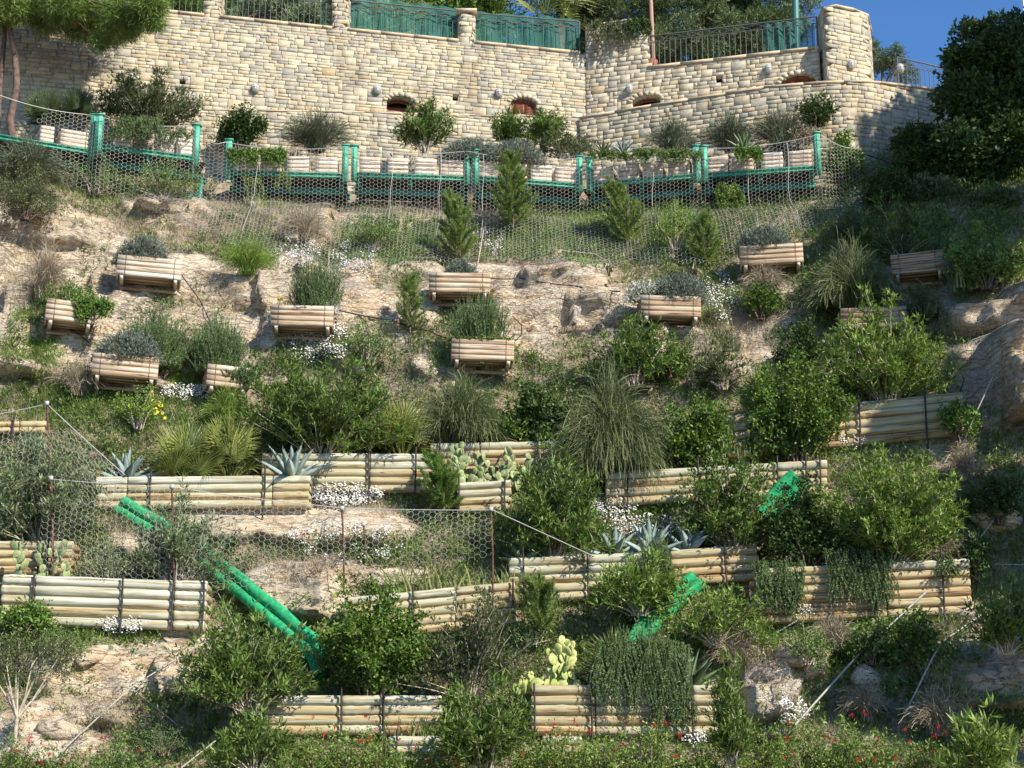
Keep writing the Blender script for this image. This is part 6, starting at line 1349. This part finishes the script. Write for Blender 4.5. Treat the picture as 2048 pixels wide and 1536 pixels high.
ms_ = np.clip(fbm(gx * 1.7, gz * 2.0, 301, 3) * 4 - 1.9, 0, 1)
scat('undergrowth', sel(np.clip((1 - rk * 1.3), 0, 1) * (gpy > 425) * ms_ * .10, 4200), 34, .06, .03, 'weed', 'low leafy undergrowth clumps filling the gaps between the shrubs', .24, .12)
scat('bushy_undergrowth', sel(np.clip((1 - rk * 1.3), 0, 1) * (1 - ms_) * ((gpy > 850) | (gpx > 1300)) * .03, 2200), 46, .07, .021, 'oleander', 'darker narrow leaved undergrowth between the lower shrubs', .26, .12)
scat('grey_weeds', sel(np.clip(dens * .10 + dr_ * .1, 0, 1), 7000), 8, .03, .010, 'lavender', 'greyish herbs scattered over the slope', .10)
# white flower patches
FL = [(690, 995, 75, 20, 'white flower carpet below the pale five course log wall', 900), (1215, 1020, 55, 22, 'white flower patch under the great broom', 420), (1300, 1060, 90, 18, 'white flower patch behind the agave row', 260), (248, 1256, 42, 14, 'white daisy patch below the whitish log wall', 300), (710, 520, 45, 30, 'white flowers on the slope left of the clean middle planter', 260), (600, 515, 45, 30, 'white flowers above the upright rosemary planter', 300), (640, 690, 60, 45, 'white flowers below the yellow tagged planter', 600),
      (375, 792, 55, 12, 'white flowers below the nearly swallowed planter', 260), (1700, 890, 30, 12, 'white flowers beside the long upper right log wall', 160), (1440, 600, 35, 50, 'pale flowers right of the daisy planter', 300), (700, 1090, 120, 40, 'sparse white flowers inside the lower wire fence', 260), (1590, 1230, 40, 15, 'white flowers under the left rosemary curtain', 160), (1580, 1430, 30, 25, 'white flowers beside the orange rock', 200), (1390, 1485, 25, 14, 'white flowers below the striped agave', 120), (980, 480, 30, 40, 'white flowers right of the young pine above the clean planter', 160)]
for (cx, cy, rx, ry, lab, n) in FL:
    a = R.uniform(0, 2 * pi, n); q = np.sqrt(R.random(n)); xs = cx + np.cos(a) * q * rx; ys = cy + np.sin(a) * q * ry; h0 = hit(cx, cy)
    pts = []
    for x, y in zip(xs[: max(20, n // 6)], ys[: max(20, n // 6)]): pts.append(hit(x, y))
    pts = np.array(pts); c = pts.mean(0); B = np.repeat(pts, 12, 0) + rv(len(pts) * 12) * .06 - [0, .13, -.05]
    rt = thing('white_flower_patch', lab, 'flowers', c, 'white flower patches on the slope'); m = len(B); k = 5
    th = np.arange(k) * 2 * pi / k; ax1 = rv(m); nn = nrm(np.array([.2, -.6, .7]) + rv(m) * .4); A1 = nrm(np.cross(nn, ax1)); A2 = np.cross(nn, A1); rr_ = .0125
    V = B[:, None] + rr_ * (np.cos(th)[None, :, None] * A1[:, None] + np.sin(th)[None, :, None] * A2[:, None]); tag(obj('flower_heads', V.reshape(-1, 3), np.arange(m * k).reshape(m, k), M['flower'], rt), kind='stuff')
    B2 = np.repeat(pts, 8, 0) + rv(len(pts) * 8) * .07 - [0, .04, 0]; V, F, r = leaves(B2, rv(len(B2)) + [0, -.2, .5], .035, .012); tag(obj('flower_foliage', V, F, M['weed'], rt, rnd=r), kind='stuff')
rt = thing('yellow_flower_plant', 'clump of yellow daisies on the green slope above the fan palms', 'flowers', hit(300, 830))
B = np.array([hit(300 + R.normal(0, 22), 828 + R.normal(0, 14)) for _ in range(34)]) - [0, .15, -.04]; th = np.arange(7) * 2 * pi / 7
V = B[:, None] + .026 * np.stack([np.cos(th), 0 * th - .1, np.sin(th)], -1)[None]; tag(obj('flower_heads', V.reshape(-1, 3), np.arange(34 * 7).reshape(34, 7), M['yellow_petal'], rt), kind='stuff')
# red flowering shrubs along the bottom
RF = [(30, 1500, 70), (130, 1530, 90), (250, 1520, 100), (620, 1490, 80), (700, 1470, 80), (760, 1500, 80), (860, 1520, 90), (1060, 1500, 90), (1130, 1470, 80), (1210, 1500, 110), (1300, 1500, 100), (1390, 1520, 110), (1530, 1500, 100), (1620, 1500, 110), (1700, 1470, 90), (1770, 1510, 110), (1850, 1510, 90), (1960, 1540, 100)]
side = ['at the bottom left corner', 'left of the bottom rope', 'below the dark rounded bush', 'left of the lentisk log wall foot', 'below the lentisk log wall', 'left of the small log edging', 'in front of the small log edging', 'right of the front oleander', 'below the bright prickly pear', 'under the left half of the rosemary curtain', 'under the right half of the rosemary curtain', 'left of the slim oleander shoot', 'right of the slim oleander shoot', 'below the orange rock', 'at the end of the thick rope', 'under the shaded gully', 'left of the bottom right oleander', 'at the bottom right corner']
for (cx, cy, wpx), sd in zip(RF, side):
    b = P(cx, 1600, hit(cx, 1530)[1] - .8); s = mpp(b); h = (1600 - cy + 45) * s; w = wpx * 1.35 * s
    rt = thing('red_flowering_shrub', 'yellow green shrub with red flowers ' + sd, 'shrub', b, 'red flowering shrubs along the foot of the slope')
    laurel(rt, w, h, 'oleander_bright' if cx > 560 else 'weed', .5, .045, .019)
    m = int(R.integers(2, 6)); q = R.uniform(-.5, .5, (m, 3)) * [w, w * .3, 0] + np.stack([np.zeros(m), np.full(m, -w * .3), h * R.uniform(.55, 1.05, m)], -1)
    B3 = np.repeat(q, 16, 0) + rv(m * 16) * .014; V, F, r = leaves(B3, rv(m * 16), .035, .013); tag(addl('red_flowers', V, F, 'red_petal', rt, r), kind='stuff')
# a few loose rocks
for (px, py, sz, lab) in ((185, 1313, .16, 'bluish grey stone on top of the carved earth bank'), (100, 1305, .09, 'small pale stone left on the earth bank'), (228, 1296, .07, 'tiny pale stone right of the bluish one'), (118, 1462, .2, 'pale block lying on the lower left slope'), (1990, 1040, .35, 'grey blue boulder in the right gully shade'), (1925, 1225, .14, 'small pale stone at the right end of the tall log wall'), (1600, 1310, .28, 'orange brown rock at the lower right'), (1730, 1360, .2, 'dark grey rock right of the thick rope')):
    q = hit(px, py); n = 14; i = []; th = np.linspace(0, 2 * pi, n)[:-1]; ps = np.linspace(0, pi, 9); T, Ph = np.meshgrid(th, ps); d = np.stack([np.sin(Ph) * np.cos(T), np.sin(Ph) * np.sin(T), np.cos(Ph)], -1).reshape(-1, 3)
    ln = np.max(np.abs(d @ nrm(R.normal(size=(7, 3))).T), axis=1); V = d / (ln[:, None] * .9 + .15) * sz * [1.15, .8, .75] * .9 + q - [0, sz * .3, 0]; ii = np.arange(9 * 13).reshape(9, 13)
    F = np.stack([ii[:-1], np.roll(ii[:-1], -1, 1), np.roll(ii[1:], -1, 1), ii[1:]], -1).reshape(-1, 4); o = obj('rock', V, F, M['hill']); tag(o, lab, 'rock')
scene.render.engine = 'CYCLES'
scene.cycles.max_bounces = 5; scene.cycles.diffuse_bounces = 3; scene.cycles.glossy_bounces = 2; scene.cycles.transmission_bounces = 3; scene.cycles.transparent_max_bounces = 6
